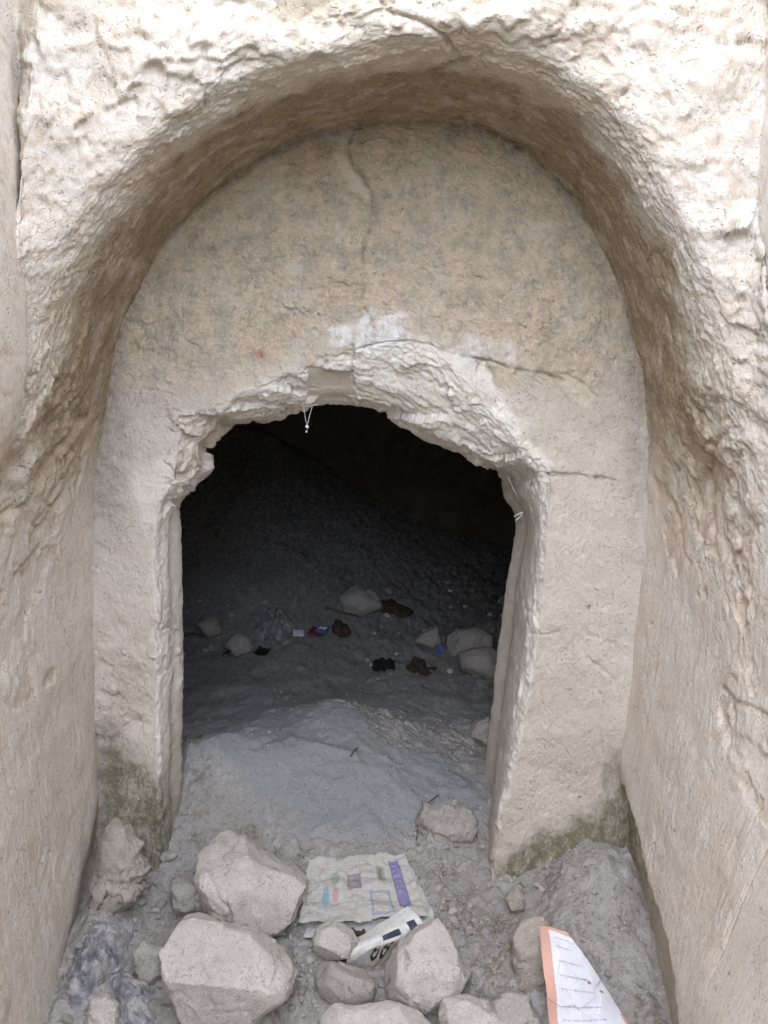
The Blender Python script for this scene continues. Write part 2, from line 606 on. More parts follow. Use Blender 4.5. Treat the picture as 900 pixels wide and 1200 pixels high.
# ------------------------------------------------------------------ cliff with arched recess
R0PX = [(130, 1075), (123, 880), (120, 700), (122, 560), (132, 460), (158, 360), (225, 255), (310, 185), (400, 155), (500, 145),
        (590, 168), (660, 225), (705, 300), (737, 390), (751, 480), (750, 575), (735, 740), (718, 900), (715, 1000), (720, 1085)]


def build_cliff():
    YB = 3.36
    px0 = np.array(R0PX, float)
    K0 = at_y(px0[:, 0], px0[:, 1], np.full(20, YB))
    K0[0, 2] -= .35
    K0[-1, 2] -= .35
    z = K0[:, 2]
    ctr = np.array([0.0, 0, 1.45])
    upper = sstep(1.15, 1.75, z)                       # 0 on the straight walls, 1 round the arch
    rad = K0 - ctr
    rad[:, 1] = 0
    rad /= np.linalg.norm(rad, axis=1)[:, None]
    splay = .20 * sstep(.0, .7, z) * (1 - upper)
    side = np.where(K0[:, 0] < 0, -1.0, 1.0)

    def ring(y_low, y_up, out_up):
        K = K0.copy()
        K[:, 1] = y_low * (1 - upper) + y_up * upper
        K += rad * (out_up * upper)[:, None]
        K[:, 0] += side * splay * (3.36 - K[:, 1])
        return K
    rings = [ring(3.36, 3.36, 0), ring(3.12, 3.14, .004), ring(2.92, 2.92, .008), ring(2.74, 2.74, .014), ring(2.62, 2.63, .03), ring(2.5, 2.555, .085)]
    # trench cross-section: sides, then the top edge
    Lz = np.array([-.6, 0.2, .75, 1.2, 1.65, 2.2, 2.9])
    T = []
    for i in range(20):
        if i <= 6:
            zz = Lz[i] if i > 3 else K0[i, 2]
            T.append((np.interp(zz, [0, 1.2, 2.0, 3], [K0[2, 0] - .005, -.945, -.885, -.87]), zz))
        elif i >= 13:
            j = 19 - i
            zz = Lz[j] if j > 3 else K0[i, 2]
            T.append((np.interp(zz, [0, .75, 1.4, 2.2, 3], [.84, .865, .90, .90, .91]), zz))
        else:
            T.append((np.interp(i, [6, 7, 8, 9, 10, 11, 12, 13], [-.87, -.60, -.33, -.02, .27, .52, .78, .91]), 3.15))
    T = np.array(T)
    K6 = np.zeros((20, 3))
    K6[:, 0], K6[:, 2] = T[:, 0], T[:, 1]
    K6[:, 1] = 2.28 * (1 - upper) + 2.47 * upper
    K6[:, 0] = K6[:, 0] * upper + (K0[:, 0] + side * splay * 1.08) * (1 - upper)
    K5b = 0.5 * (rings[-1] + K6)
    K5b[:, 1] = 2.39 * (1 - upper) + 2.50 * upper
    top = np.zeros(20, bool)
    top[7:13] = True
    K7 = K6.copy()
    K7[~top, 1] = 1.3
    K7[top, 1], K7[top, 2] = 2.75, 3.3
    K8 = K7.copy()
    K8[~top, 1] = -.9
    K8[~top, 0] *= 1.12
    K8[top, 1], K8[top, 2] = 4.6, 3.35
    K8[top, 0] *= 2
    C = np.stack(rings + [K5b, K6, K7, K8], 0)         # (rings, stations, 3)
    nu = 1150
    par = arc_par(rings[4], nu)
    A = catmull(C, nu, axis=1, par=par)
    vpar = np.concatenate([np.linspace(0, 4, 150), np.linspace(4, 5, 34)[1:], np.linspace(5, 7, 110)[1:], np.linspace(7, 8, 70)[1:], np.linspace(8, 9, 16)[1:]])
    P = catmull(A, len(vpar), axis=0, par=vpar)        # (nv, nu, 3)
    N = normals(P)
    mid = N[100, nu // 2]
    if mid[2] > 0:
        N = -N
    px, py = to_px(P)
    vv = vpar[:, None] * np.ones(nu)[None, :]
    X, Y, Z = P[..., 0], P[..., 1], P[..., 2]
    up = sstep(1.15, 1.7, Z)
    soff = sstep(4.6, 3.6, vv)
    face = sstep(4.2, 5.2, vv)
    low = 1 - up
    D = np.zeros(X.shape)
    # large lumps everywhere
    D += (0.014 * fbm(P * 3.1, 3) + 0.006 * fbm(P * 7.5 + 3, 3)) * (1 - .45 * low)
    # facade: knobbly, flaked, bedded rock
    W = P + 0.05 * np.stack([fbm(P * 6, 2), fbm(P * 6 + 31, 2), fbm(P * 6 + 77, 2)], -1)
    Wb = warp(P, 11, .022)
    big, med, sml = facets(Wb * np.array([7, 7, 10])), facets(Wb * np.array([17, 17, 24]) + 3), facets(Wb * 46 + 7)
    patch = sstep(-.35, .35, fbm(P * 3.3 + 60, 3))
    D += face * up * sstep(1.0, 1.9, Z) * (.011 * big * patch + .0075 * med * (.12 + .88 * patch) + .0032 * sml)
    terr = fbm(Wb * np.array([3.0, 3.0, 8]) + 5, 3) * 2.6
    tq = np.floor(terr) + sstep(.78, 1.0, terr - np.floor(terr))
    strat = np.exp(-((px - 430) / 220) ** 2) * sstep(150, 60, py) * face
    D += up * face * (.004 + .022 * strat) * tq
    # granular rim
    rim = np.exp(-((vv - 4.3) / .9) ** 2)
    f1, f2, cid = worley(W * 30)
    gran = rim * sstep(1.0, 1.6, Z) * (.55 + .45 * np.sign(fbm(P * 4 + 8, 2)))
    D += gran * 0.008 * (.5 - f1)
    f1b, _, _ = worley(P * 75)
    D += (rim * sstep(.9, 1.5, Z) * .8 + .25 * face * up) * 0.007 * (.5 - f1b)
    # soffit: shallow pick marks running round the arch + grain
    ang = np.cumsum(np.linalg.norm(np.gradient(P, axis=1), axis=-1), axis=1)
    G = np.stack([ang * 1.6, Y * 24, np.zeros_like(Y)], -1)
    D += soff * up * (0.004 * fbm(G, 4) + .003 * fbm(P * 40, 3) + .006 * (.5 - f1) * (cid > .5) + .005 * (.5 - f1b))
    # straight walls: fine vertical tool marks
    V = np.stack([X * 10, Y * 46, Z * 2.6], -1)
    D += low * (0.0009 * fbm(V, 4) + 0.0012 * fbm(P * 60, 3) + .0016 * facets(Wb * np.array([14, 14, 5])) + .0010 * fbm(np.stack([X * 20, Y * 120, Z * 6], -1), 2))
    # flaked zones on the side walls
    flake_l = sstep(-10, 45, poly_sd(px, py, [(0, 440), (70, 400), (112, 470), (108, 560), (85, 640), (50, 660), (0, 720)]))
    flake_r = sstep(-10, 40, poly_sd(px, py, [(770, 500), (800, 440), (860, 420), (900, 460), (900, 860), (860, 830), (835, 700), (800, 640), (770, 590)]))
    fl = np.maximum(flake_l, flake_r)
    Wf = P + .09 * np.stack([fbm(P * 5 + 4, 2), fbm(P * 5 + 14, 2), fbm(P * 5 + 24, 2)], -1)
    tf = fbm(np.stack([Wf[..., 0] * 4, Wf[..., 1] * 5.5 + Wf[..., 2] * 3, Wf[..., 2] * 5 - Wf[..., 1] * 2], -1) + 2, 3) * 3.4
    fr = tf - np.floor(tf)
    tqf = np.floor(tf) + sstep(.80, 1.0, fr)
    D += fl * (.005 * tqf + .009 * facets(Wb * np.array([8, 8, 5])) + .005 * facets(Wb * np.array([24, 24, 13])))
    ledge_rust = np.zeros(X.shape)
    for poly, dep in (([(-30, 600), (10, 548), (45, 500), (66, 446), (84, 440), (100, 470), (95, 500), (60, 545), (30, 600), (-30, 650)], .018),
                      ([(112, 470), (100, 492), (64, 545), (42, 590), (70, 600), (96, 560), (112, 520)], .012),
                      ([(40, 640), (52, 612), (76, 560), (88, 580), (62, 628), (48, 650)], .014),
                      ([(-20, 720), (20, 670), (45, 640), (66, 640), (70, 720), (62, 800), (20, 830), (-20, 820)], .012),
                      ([(0, 520), (18, 500), (36, 508), (30, 530), (8, 545)], .015),
                      ([(764, 560), (780, 566), (792, 600), (803, 650), (796, 690), (780, 650), (770, 600)], .014),
                      ([(806, 560), (822, 556), (836, 600), (840, 660), (826, 700), (812, 640)], .016),
                      ([(850, 640), (868, 650), (880, 700), (872, 740), (856, 700)], .018),
                      ([(826, 520), (840, 512), (838, 545), (822, 568)], .02),
                      ([(846, 806), (862, 820), (905, 842), (905, 980), (870, 930), (838, 868)], .022),
                      ([(824, 835), (840, 828), (856, 838), (846, 856), (832, 850)], -.010),
                      ([(40, 1010), (52, 985), (70, 1000), (60, 1040), (44, 1050)], .006), ([(20, 860), (46, 850), (58, 880), (30, 900)], .006)):
        q = poly_sd(px, py, poly) + 5 * fbm(P * 16, 3)
        m_ = sstep(-.8, 1.4, q) * sstep(-.2, .35, fbm(P * 9 + dep * 900, 2) + .2)
        D -= .55 * dep * m_ * (1 - .6 * facets(Wb * 13))
        ledge_rust = np.maximum(ledge_rust, .45 * m_ * sstep(22, 3, q) * (dep > .01))
    edge_rust = np.maximum(ledge_rust, .6 * fl * sstep(.70, .9, fr) * sstep(1.0, .9, fr))
    # diagonal ledges on the left wall, ledge and chip low on the right wall
    for pts, dep in (([(70, 440), (45, 500), (10, 545), (-20, 570)], .014), ([(98, 490), (60, 540), (35, 590)], .016), ([(30, 590), (15, 600), (-10, 615)], .016),
                     ([(72, 560), (48, 610), (36, 640)], .010), ([(838, 515), (828, 545), (818, 565)], .012), ([(900, 840), (880, 828), (862, 822), (848, 806)], .009),
                     ([(862, 826), (848, 850), (836, 866)], .004), ([(770, 570), (790, 600), (800, 650), (808, 660)], .006), ([(890, 575), (880, 620), (875, 690)], .003)):
        D -= dep * np.exp(-(seg_dist(px, py, pts) / 3.2) ** 2)
        edge_rust = np.maximum(edge_rust, .3 * np.exp(-(seg_dist(px, py, pts) / 7) ** 2))
    # crack across the vault and up the facade
    for pts, wd, dep in (([(412, 165), (418, 150), (440, 126), (470, 108), (500, 90), (520, 82), (548, 74), (575, 68)], 1.6, .010),
                         ([(448, 2), (455, 14), (485, 22), (505, 34), (520, 46), (528, 60), (535, 68)], 2.4, .016),
                         ([(460, 50), (475, 44), (490, 46)], 2.4, .02), ([(740, 100), (730, 112), (722, 120)], 2, .012), ([(840, 50), (860, 52), (880, 48)], 2.2, .012),
                         ([(240, 60), (243, 100), (240, 125)], 3, .012)):
        d = seg_dist(px, py, pts) + 2.0 * fbm(P * 40, 2)
        D -= dep * np.exp(-(d / wd) ** 2) * (Y < 3.34)
    # undercut along the foot of the right wall, damp groove on the left corner
    uc = poly_sd(px, py, [(690, 880), (716, 884), (722, 905), (745, 972), (765, 1052), (780, 1102), (793, 1215), (700, 1260), (650, 900)]) + 2.5 * fbm(P * 25, 2)
    D -= .05 * sstep(-3, 4, uc) * (X > .4) * (Y > 2.3)
    lc = seg_dist(px, py, [(124, 830), (128, 930), (112, 1010), (88, 1110), (72, 1210)])
    D -= .02 * np.exp(-(lc / 9) ** 2) * (X < 0)
    # small holes
    for hx, hy, hr in ((622, 76, 3.5), (16, 115, 2.5), (15, 240, 2.5), (720, 655, 2.8), (760, 590, 2), (818, 698, 2.2), (722, 148, 2.5), (240, 455, 3), (764, 732, 2.5), (60, 1000, 2), (40, 930, 1.8)):
        D -= .012 * np.exp(-(np.hypot(px - hx, py - hy) / hr) ** 2)
    D *= 1 - .9 * np.exp(-((vv - 7) / .55) ** 2)
    P2 = P + N * D[..., None]
    # masks
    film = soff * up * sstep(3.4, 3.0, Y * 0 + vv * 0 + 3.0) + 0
    film = up * np.clip(sstep(3.6, 2.3, vv + .7 * fbm(P * 7, 3)), 0, 1)  # follows the soffit: brown stain with the vault's shade painted in
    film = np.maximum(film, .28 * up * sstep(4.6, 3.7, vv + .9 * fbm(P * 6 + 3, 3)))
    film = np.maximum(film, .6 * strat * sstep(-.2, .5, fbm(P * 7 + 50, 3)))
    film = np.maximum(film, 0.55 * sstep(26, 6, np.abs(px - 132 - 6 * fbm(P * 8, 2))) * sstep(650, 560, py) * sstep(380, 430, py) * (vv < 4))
    rust = np.clip(edge_rust + .5 * up * face * sstep(.2, .0, np.abs(terr - np.floor(terr) - .85)) + .2 * gran * sstep(.1, .4, fbm(P * 9 + 12, 3)), 0, 1)
    grime_and_dark = .5 * sstep(30, 4, np.abs(px - 130)) * sstep(400, 450, py) * (vv < 2.5)
    grime_and_dark = np.maximum(grime_and_dark, .7 * np.exp(-(lc / 12) ** 2) * (X < 0) * sstep(830, 960, py))
    grime_and_dark = np.maximum(grime_and_dark, .95 * np.exp(-((seg_dist(px, py, [(412, 165), (418, 150), (440, 126), (470, 108), (500, 90), (520, 82), (548, 74)]) + 2 * fbm(P * 30, 2)) / 2.6) ** 2))
    moss = np.exp(-((px - 716 - .12 * (py - 930)) / 14) ** 2) * sstep(880, 920, py) * sstep(1120, 1000, py)
    moss = np.maximum(moss, .8 * sstep(14, 4, np.abs(lc)) * sstep(850, 920, py) * sstep(1020, 960, py))
    film = np.maximum(film, .55 * sstep(0, 8, uc) * (X > .4) * sstep(880, 960, py))  # shaded strip of the undercut painted brown too
    o = grid_obj('rock_cliff', np.swapaxes(P2, 0, 1), M_LIME, {k: np.swapaxes(v, 0, 1) for k, v in dict(rust=rust, grime_and_dark=grime_and_dark, film=film, moss=moss, wall=low).items()})
    tag(o, 'pale limestone cliff with an arched recess cut into the end of the trench', kind='structure')


build_cliff()

# ground above the trench, both sides and behind the face
def build_plateau():
    V, F = [], []
    for (x0, x1, y0, y1) in ((-60, -.9, -.9, 60), (.95, 60, -.9, 60), (-.9, .95, 2.9, 60)):
        xs = np.linspace(x0, x1, 40)
        ys = np.linspace(y0, y1, 60)
        X, Y = np.meshgrid(xs, ys, indexing='ij')
        P = np.stack([X, Y, np.full(X.shape, 3.16)], -1)
        P[..., 2] += .05 * fbm(P * .7, 3)
        b = len(V)
        V += P.reshape(-1, 3).tolist()
        F += (grid_faces(40, 60) + b).tolist()
    for x0, x1 in ((-60, -.98), (1.0, 60)):            # the open end of the cutting
        xs = np.linspace(x0, x1, 60)
        zs = np.linspace(-1, 3.16, 20)
        X, Z = np.meshgrid(xs, zs, indexing='ij')
        P = np.stack([X, -.9 + .12 * fbm(np.stack([X, Z, Z * 0], -1) * 1.3, 3), Z], -1)
        b = len(V)
        V += P.reshape(-1, 3).tolist()
        F += (grid_faces(60, 20) + b).tolist()
    me = raw_mesh('hill', V, F, M_LIME)
    tag(link(bpy.data.objects.new('hill', me)), 'stony hillside into which the trench is cut', kind='structure')


build_plateau()

# ------------------------------------------------------------------ end wall with the broken doorway
A_PX = [(108, 1090), (104, 900), (100, 760), (100, 660), (101, 595), (104, 530), (110, 470), (126, 400), (148, 335), (185, 275), (240, 220), (300, 172), (370, 143),
        (430, 130), (500, 127), (570, 137), (632, 170), (684, 222), (720, 283), (750, 370), (769, 470), (770, 571), (756, 740), (740, 900), (738, 1000), (742, 1090)]
B_PX = [(186, 1090), (185, 900), (183, 760), (182, 660), (183, 600), (198, 572), (208, 545), (212, 514), (212, 492), (240, 484), (290, 464), (335, 444), (365, 432),
        (418, 412), (480, 408), (530, 436), (575, 488), (610, 528), (634, 547), (642, 566), (639, 620), (634, 690), (621, 790), (603, 885), (579, 1000), (575, 1090)]
D_PX = [(199, 1090), (199, 900), (199, 760), (198, 660), (198, 597), (214, 572), (237, 548), (238, 521), (257, 500), (270, 492), (310, 488), (350, 480), (380, 472),
        (420, 474), (470, 492), (510, 512), (546, 528), (575, 546), (597, 556), (602, 580), (617, 613), (606, 690), (594, 790), (581, 890), (567, 1000), (563, 1090)]
YF = 3.30


def build_door_wall():
    a, b, d = (np.array(q, float) for q in (A_PX, B_PX, D_PX))
    n = len(a)
    lint = np.zeros(n)
    lint[9:18] = 1
    jl, jr = np.zeros(n), np.zeros(n)
    jl[:9] = 1
    jr[18:] = 1
    yD = 3.42 * jl + 3.72 * jr + 3.47 * lint
    KA = at_y(a[:, 0], a[:, 1], np.full(n, YF))
    KB = at_y(b[:, 0], b[:, 1], np.full(n, YF))
    c = b + (d - b) * .45
    yC = (YF + .035) * jl + (3.40) * jr + (YF + .05) * lint
    KC = at_y(c[:, 0], c[:, 1], yC)
    KD = at_y(d[:, 0], d[:, 1], yD)
    cen = np.array([-.1, 0, .75])
    out = KD - cen
    out[:, 1] = 0
    out /= np.linalg.norm(out, axis=1)[:, None]
    KE = KD + out * .12
    KE[:, 1] = yD + .22
    KF = KD + out * 1.5
    KF[:, 1] = 3.98
    KAB = KA * .12 + KB * .88
    rings = [KA, KA * .6 + KB * .4, KAB, KB, KC, KD, KE, KF]
    C = np.stack(rings, 0)
    nu = 1150
    A = catmull(C, nu, axis=1, par=arc_par(KB * .5 + KA * .5, nu))
    vp = np.concatenate([np.linspace(0, 1, 110), np.linspace(1, 2, 130)[1:], np.linspace(2, 3, 34)[1:], np.linspace(3, 5, 74)[1:], np.linspace(5, 6, 20)[1:], np.linspace(6, 7, 10)[1:]])
    # straight between the front rings, rounded at the arris
    P = catmull(A, len(vp), axis=0, par=vp)
    N = normals(P)
    if N[60, nu // 2][1] > 0:
        N = -N
    px, py = to_px(P)
    vv = vp[:, None] * np.ones(nu)[None, :]
    Z = P[..., 2]
    front = sstep(3.25, 2.9, vv)
    D = 0.006 * fbm(P * 5, 4) + .0035 * fbm(P * 22, 4) + .0016 * fbm(P * 70, 3)
    W = P + .035 * np.stack([fbm(P * 9, 2), fbm(P * 9 + 31, 2), fbm(P * 9 + 77, 2)], -1)
    # pitted upper face
    f1, _, cid = worley(P * 42)
    upf = sstep(560, 380, py) * front
    D -= upf * .007 * np.maximum(0, .5 - f1) * (cid > .4)
    D += upf * (.0022 * facets(P * 70) + .004 * facets(warp(P, 9, .03) * 17))
    # broken lintel: stepped flakes
    zone = poly_sd(px, py, [(262, 494), (290, 456), (340, 438), (360, 428), (415, 404), (430, 400), (480, 394), (530, 402), (566, 424), (600, 470), (642, 540), (640, 566), (595, 566), (530, 525), (420, 490), (350, 490)])
    br = sstep(-8, 10, zone + 8 * fbm(P * 20, 3))
    tz = (fbm(np.stack([W[..., 0] * 3, W[..., 1] * 3, W[..., 2] * 8 + W[..., 0] * 2.5], -1) + 3, 3)) * 2.2
    fr = tz - np.floor(tz)
    tq = np.floor(tz) + sstep(.72, 1, fr)
    D += br * .005 * tq - br * .012
    Wb = warp(P, 14, .014)
    D += br * (.020 * facets(Wb * np.array([3.6, 3.6, 7]) + 5) + .004 * facets(Wb * np.array([11, 11, 18])) + .0022 * facets(Wb * 80))
    f1l, f2l, cl = worley(W * np.array([9, 9, 15]))
    # chipped band over the jambs
    band = sstep(-14, 6, poly_sd(px, py, [(120, 760), (178, 740), (200, 720), (206, 800), (180, 800), (165, 850), (120, 870)]) + 10 * fbm(P * 14, 3))
    D += band * (.010 * facets(Wb * 16) + .004 * fbm(W * 18 + 9, 4))
    # arrises of the jambs: worn, nicked
    arr = np.exp(-((vv - 3.3) / .6) ** 2)
    D -= arr * .010 * np.maximum(0, fbm(P * np.array([14, 14, 9]), 3))
    D += arr * (.004 * fbm(P * 45, 2) + .006 * facets(Wb * np.array([14, 14, 8])))
    # sharp recess at the upper left corner of the doorway
    rec = poly_sd(px, py, [(209, 488), (262, 488), (272, 497), (250, 520), (246, 545), (222, 566), (205, 560)])
    D -= .026 * sstep(-2, 3, rec)
    nm = sstep(-10, 8, poly_sd(px, py, [(196, 488), (262, 486), (274, 498), (256, 525), (250, 550), (226, 580), (210, 606), (194, 600)]))
    D = D * (1 - .5 * nm) + nm * (.013 * facets(Wb * np.array([13, 13, 13]) + 2) + .006 * facets(Wb * 34) - .004)
    # squared pocket over the lintel
    pk = poly_sd(px, py, [(363, 433), (412, 437), (417, 473), (360, 474)])
    pm = sstep(-2, 2.5, pk)
    D = D * (1 - .8 * pm) - .026 * pm
    # flake scar on the right
    fs = poly_sd(px, py, [(640, 436), (665, 437), (690, 452), (700, 465), (684, 478), (668, 470), (655, 452)])
    D -= .010 * sstep(-2, 3, fs)
    for pts, wd, dep in (([(414, 150), (408, 172), (412, 190), (425, 206), (436, 225), (438, 240)], 2.4, .016),
                         ([(440, 235), (432, 270), (424, 300), (428, 330), (420, 365)], 1.8, .008),
                         ([(418, 412), (440, 404), (462, 400), (480, 399), (505, 403), (522, 412), (540, 417), (580, 424), (598, 432), (640, 438), (660, 446)], 1.5, .012),
                         ([(412, 405), (416, 420), (414, 440), (416, 470), (418, 476)], 1.6, .014),
                         ([(640, 556), (668, 556), (690, 558), (722, 563)], 1.3, .009), ([(615, 705), (622, 742), (636, 744), (655, 741)], 1.2, .005),
                         ([(150, 455), (185, 458), (200, 462)], 1.4, .005), ([(660, 875), (668, 888)], 1.6, .006), ([(690, 772), (722, 798)], 1.6, .006), ([(690, 745), (720, 755)], 1.6, .005)):
        dd = seg_dist(px, py, pts) + 2.2 * fbm(P * 22, 3)
        D -= dep * np.exp(-(dd / wd) ** 2) * (vv < 4.5)
    P2 = P + N * D[..., None]
    q = lambda p, s=8, n=6, f=16: sstep(-s, s, poly_sd(px, py, p) + n * fbm(P * f, 3))
    old = sstep(520, 400, py + 22 * fbm(P * 7, 3) - .0 * px) * front
    fresh = np.clip(br * 1.0, 0, 1)
    fresh = np.maximum(fresh, .7 * q([(150, 560), (262, 490), (245, 545), (210, 600), (206, 1000), (180, 1000), (178, 640)]) * sstep(900, 780, py))
    fresh = np.maximum(fresh, .9 * np.exp(-((vv - 3.5) / .9) ** 2) * sstep(1010, 930, py))
    chalk = np.maximum.reduce([q([(380, 382), (412, 384), (412, 408), (384, 404)], 5, 7), q([(415, 368), (470, 366), (486, 400), (418, 412)], 6, 9), .6 * q([(520, 395), (600, 395), (612, 425), (530, 415)], 8, 12)])
    tan = np.maximum.reduce([sstep(-1, 3, fs) * .8, sstep(0, 3, pk), q([(392, 178), (404, 184), (438, 228), (432, 236), (412, 222), (398, 198)], 3, 4), q([(318, 230), (334, 222), (330, 238)], 3, 3), .7 * sstep(-2, 3, rec)])
    grime_and_dark = np.maximum(.6 * sstep(45, 5, px - 122 + 8 * fbm(P * 10, 2)) * sstep(680, 560, py), .45 * sstep(30, 5, 752 - px + 8 * fbm(P * 10, 2)) * sstep(700, 520, py))
    grime_and_dark = np.maximum(grime_and_dark, .8 * sstep(30, 8, px - 124) * sstep(830, 870, py))
    grime_and_dark = np.maximum(grime_and_dark, .8 * front * np.exp(-((vv - .13 - .05 * fbm(P * 6, 2)) / .06) ** 2) * sstep(420, 300, py))  # thin darker line along the corner with the vault
    for pts in ([(414, 150), (408, 172), (412, 190), (425, 206), (436, 225), (438, 240), (432, 270), (424, 300), (428, 330), (420, 365)], [(462, 400), (505, 403), (540, 417), (580, 424), (598, 432), (640, 438), (660, 446)], [(640, 556), (668, 556), (722, 563)]):
        grime_and_dark = np.maximum(grime_and_dark, .8 * sstep(-.5, .3, fbm(P * 16, 2)) * np.exp(-((seg_dist(px, py, pts) + 2.2 * fbm(P * 22, 3)) / 1.3) ** 2))
    red = np.maximum(np.exp(-(np.hypot(px - 305, py - 415) / 5) ** 2), .7 * np.exp(-(np.hypot(px - 645, py - 574) / 4) ** 2))
    moss = q([(128, 870), (160, 885), (185, 905), (203, 940), (206, 1030), (150, 1040), (120, 1000)], 14, 12, 14)
    moss = np.maximum(moss, q([(724, 900), (716, 930), (690, 960), (640, 975), (585, 1010), (580, 1040), (740, 1040), (745, 900)], 12, 12, 14))
    moss = np.maximum(moss, .6 * q([(706, 880), (728, 880), (728, 990), (710, 990)], 5, 6))
    ms = {k: np.swapaxes(v, 0, 1) for k, v in dict(old=old, fresh=fresh, chalk=chalk, tan=tan, grime_and_dark=grime_and_dark, red=red, moss=moss).items()}
    root = thing('doorway_wall', (-.05, YF, 0), 'weathered stone wall closing the arched recess, pierced by a broken doorway', 'wall')
    o = grid_obj('wall_face', np.swapaxes(P2, 0, 1), M_PANEL, ms)
    o.parent = root
    o.matrix_parent_inverse = Matrix.Translation(root.location).inverted()
    return root


DOORWALL = build_door_wall()

# ------------------------------------------------------------------ chamber
def build_chamber():
    th = np.linspace(0, 1, 120)
    K = np.array([(-1.55, -.5), (-1.75, .5), (-1.7, 1.4), (-1.1, 2.0), (0, 2.2), (1.0, 2.05), (1.6, 1.5), (1.7, .5), (1.5, -.5)], float)
    sec = catmull(K, 140, par=arc_par(K, 140))
    ys = np.concatenate([np.linspace(3.8, 7.2, 110), np.full(30, 7.2)])
    sc = np.concatenate([np.ones(110), np.linspace(1, .02, 30)])
    P = np.zeros((140, 140, 3))
    c = np.array([0, .6])
    for j in range(140):
        s = c + (sec - c) * sc[j]
        P[:, j, 0], P[:, j, 2] = s[:, 0], s[:, 1]
        P[:, j, 1] = ys[j]
    N = normals(P)
    N[:, 108:] = (0, 1, 0)
    P += N * (0.06 * fbm(P * 2.2, 4) + .03 * ridged(P * 6, 3))[..., None]
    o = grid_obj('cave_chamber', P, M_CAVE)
    tag(o, 'dark rock chamber behind the doorway', kind='structure')


build_chamber()

# ------------------------------------------------------------------ stones
def ico(sub):
    bm = bmesh.new()
    bmesh.ops.create_icosphere(bm, subdivisions=sub, radius=1.0)
    V = np.array([v.co[:] for v in bm.verts])
    F = np.array([[v.index for v in f.verts] for f in bm.faces])
    bm.free()
    return V, F


ICO = {k: ico(k) for k in (1, 2, 3, 4, 5, 6)}
FWD = np.array([0, CP, -SP])
UPV = np.array([0, SP, CP])


def traced_rock(name, outline, label, mat, thick=.7, seed=0, cuts=5, sub=5, rough=1.0, group=None, sink=.35, planes=(), cat='rock', hit=None, cracks=()):
    """A solid rock: outline as seen from the front, own depth, facets and roughness. It lies where the ground is."""
    o = np.array(outline, float)
    cx, cy = (o[:, 0].min() + o[:, 0].max()) / 2, (o[:, 1].min() + o[:, 1].max()) / 2
    rg = np.random.default_rng(seed)
    G = ground_hit(*(hit or (cx, cy + .25 * (o[:, 1].max() - o[:, 1].min()))))
    depth = (G - [0, 0, CAM_Z]) @ FWD
    w = (o[:, 0].max() - o[:, 0].min()) * depth / FPX
    h = (o[:, 1].max() - o[:, 1].min()) * depth / FPX
    T = thick * min(w, h) * .5
    depth -= T * sink
    C = np.array([0, 0, CAM_Z]) + px_dir(cx, cy) * depth
    a, bb = (o[:, 0] - cx) * depth / FPX, -(o[:, 1] - cy) * depth / FPX
    ang = np.linspace(-math.pi, math.pi, 721)
    tab = np.zeros(721)
    pts = np.stack([np.append(a, a[0]), np.append(bb, bb[0])], 1)
    for i, t in enumerate(ang):
        dx, dy = math.cos(t), math.sin(t)
        best = 1e-3
        for (x0, y0), (x1, y1) in zip(pts[:-1], pts[1:]):
            ex, ey = x1 - x0, y1 - y0
            den = dx * ey - dy * ex
            if abs(den) < 1e-12: continue
            r, s = (x0 * ey - y0 * ex) / den, (x0 * dy - y0 * dx) / den
            if r > 0 and -1e-6 <= s <= 1 + 1e-6: best = max(best, r)
        tab[i] = best
    V, F = ICO[sub]
    phi = np.arctan2(V[:, 1], V[:, 0])
    rho = np.hypot(V[:, 0], V[:, 1])
    r = np.interp(phi, ang, tab)
    k = np.sin(np.arcsin(np.clip(rho, 0, 1))) ** .62
    Q = np.stack([np.cos(phi) * r * k, np.sin(phi) * r * k, np.sign(V[:, 2]) * np.abs(V[:, 2]) ** .8 * T], 1)
    cuts_ = []
    pl = [np.array(p, float) for p in planes]
    for _ in range(cuts):
        v = rg.normal(size=3) * [.8, .8, .5] + [0, .2, .75]
        pl.append(np.append(v, .74 + .18 * rg.random()))
    for p in pl:
        nn = p[:3] / np.linalg.norm(p[:3])
        e = Q @ nn
        lim = e.max() * p[3]
        cuts_.append((nn, lim))
        Q = Q - nn * (np.maximum(0, e - lim) * .96)[:, None]
    S_ = min(w, h)
    U = Q / S_ + seed * 3.7
    rad = Q / (np.linalg.norm(Q, axis=1, keepdims=True) + 1e-9)
    tz = fbm(U * np.array([2.2, 3.0, 2.2]), 3) * 2.2
    fr = tz - np.floor(tz)
    Ub = warp(U, 3, .10)
    d = .025 * fbm(U * 2.0, 3) + .075 * facets(Ub * 1.9, .8, .2) + .030 * facets(Ub * 5) + .010 * facets(Ub * 13) + .010 * (np.floor(tz) + sstep(.75, 1, fr)) + .010 * fbm(U * 9, 4)
    if cracks:
        pxx, pyy = cx + Q[:, 0] * FPX / depth, cy - Q[:, 1] * FPX / depth
        for c in cracks:
            d = d - .04 * np.exp(-((seg_dist(pxx, pyy, c) + 1.0 * fbm(U * 9, 2)) / 1.6) ** 2) * (Q[:, 2] > 0)
    Q = Q + rad * (d * S_ * rough)[:, None]
    for nn, lim in cuts_:                                  # fresh break faces stay flat and meet in edges
        e = Q @ nn
        Q = Q - nn * (np.maximum(0, e - lim * 1.005) * .88)[:, None]
    Q = Q + rad * (S_ * rough * (.006 * facets(Ub * 9) + .004 * fbm(U * 22, 3)))[:, None]
    L = Q[:, :1] * np.array([1, 0, 0]) + Q[:, 1:2] * UPV - Q[:, 2:3] * FWD
    me = raw_mesh(name, L, F, mat)
    ob = bpy.data.objects.new(name, me)
    ob.location = C
    link(ob)
    return tag(ob, label, cat, group)


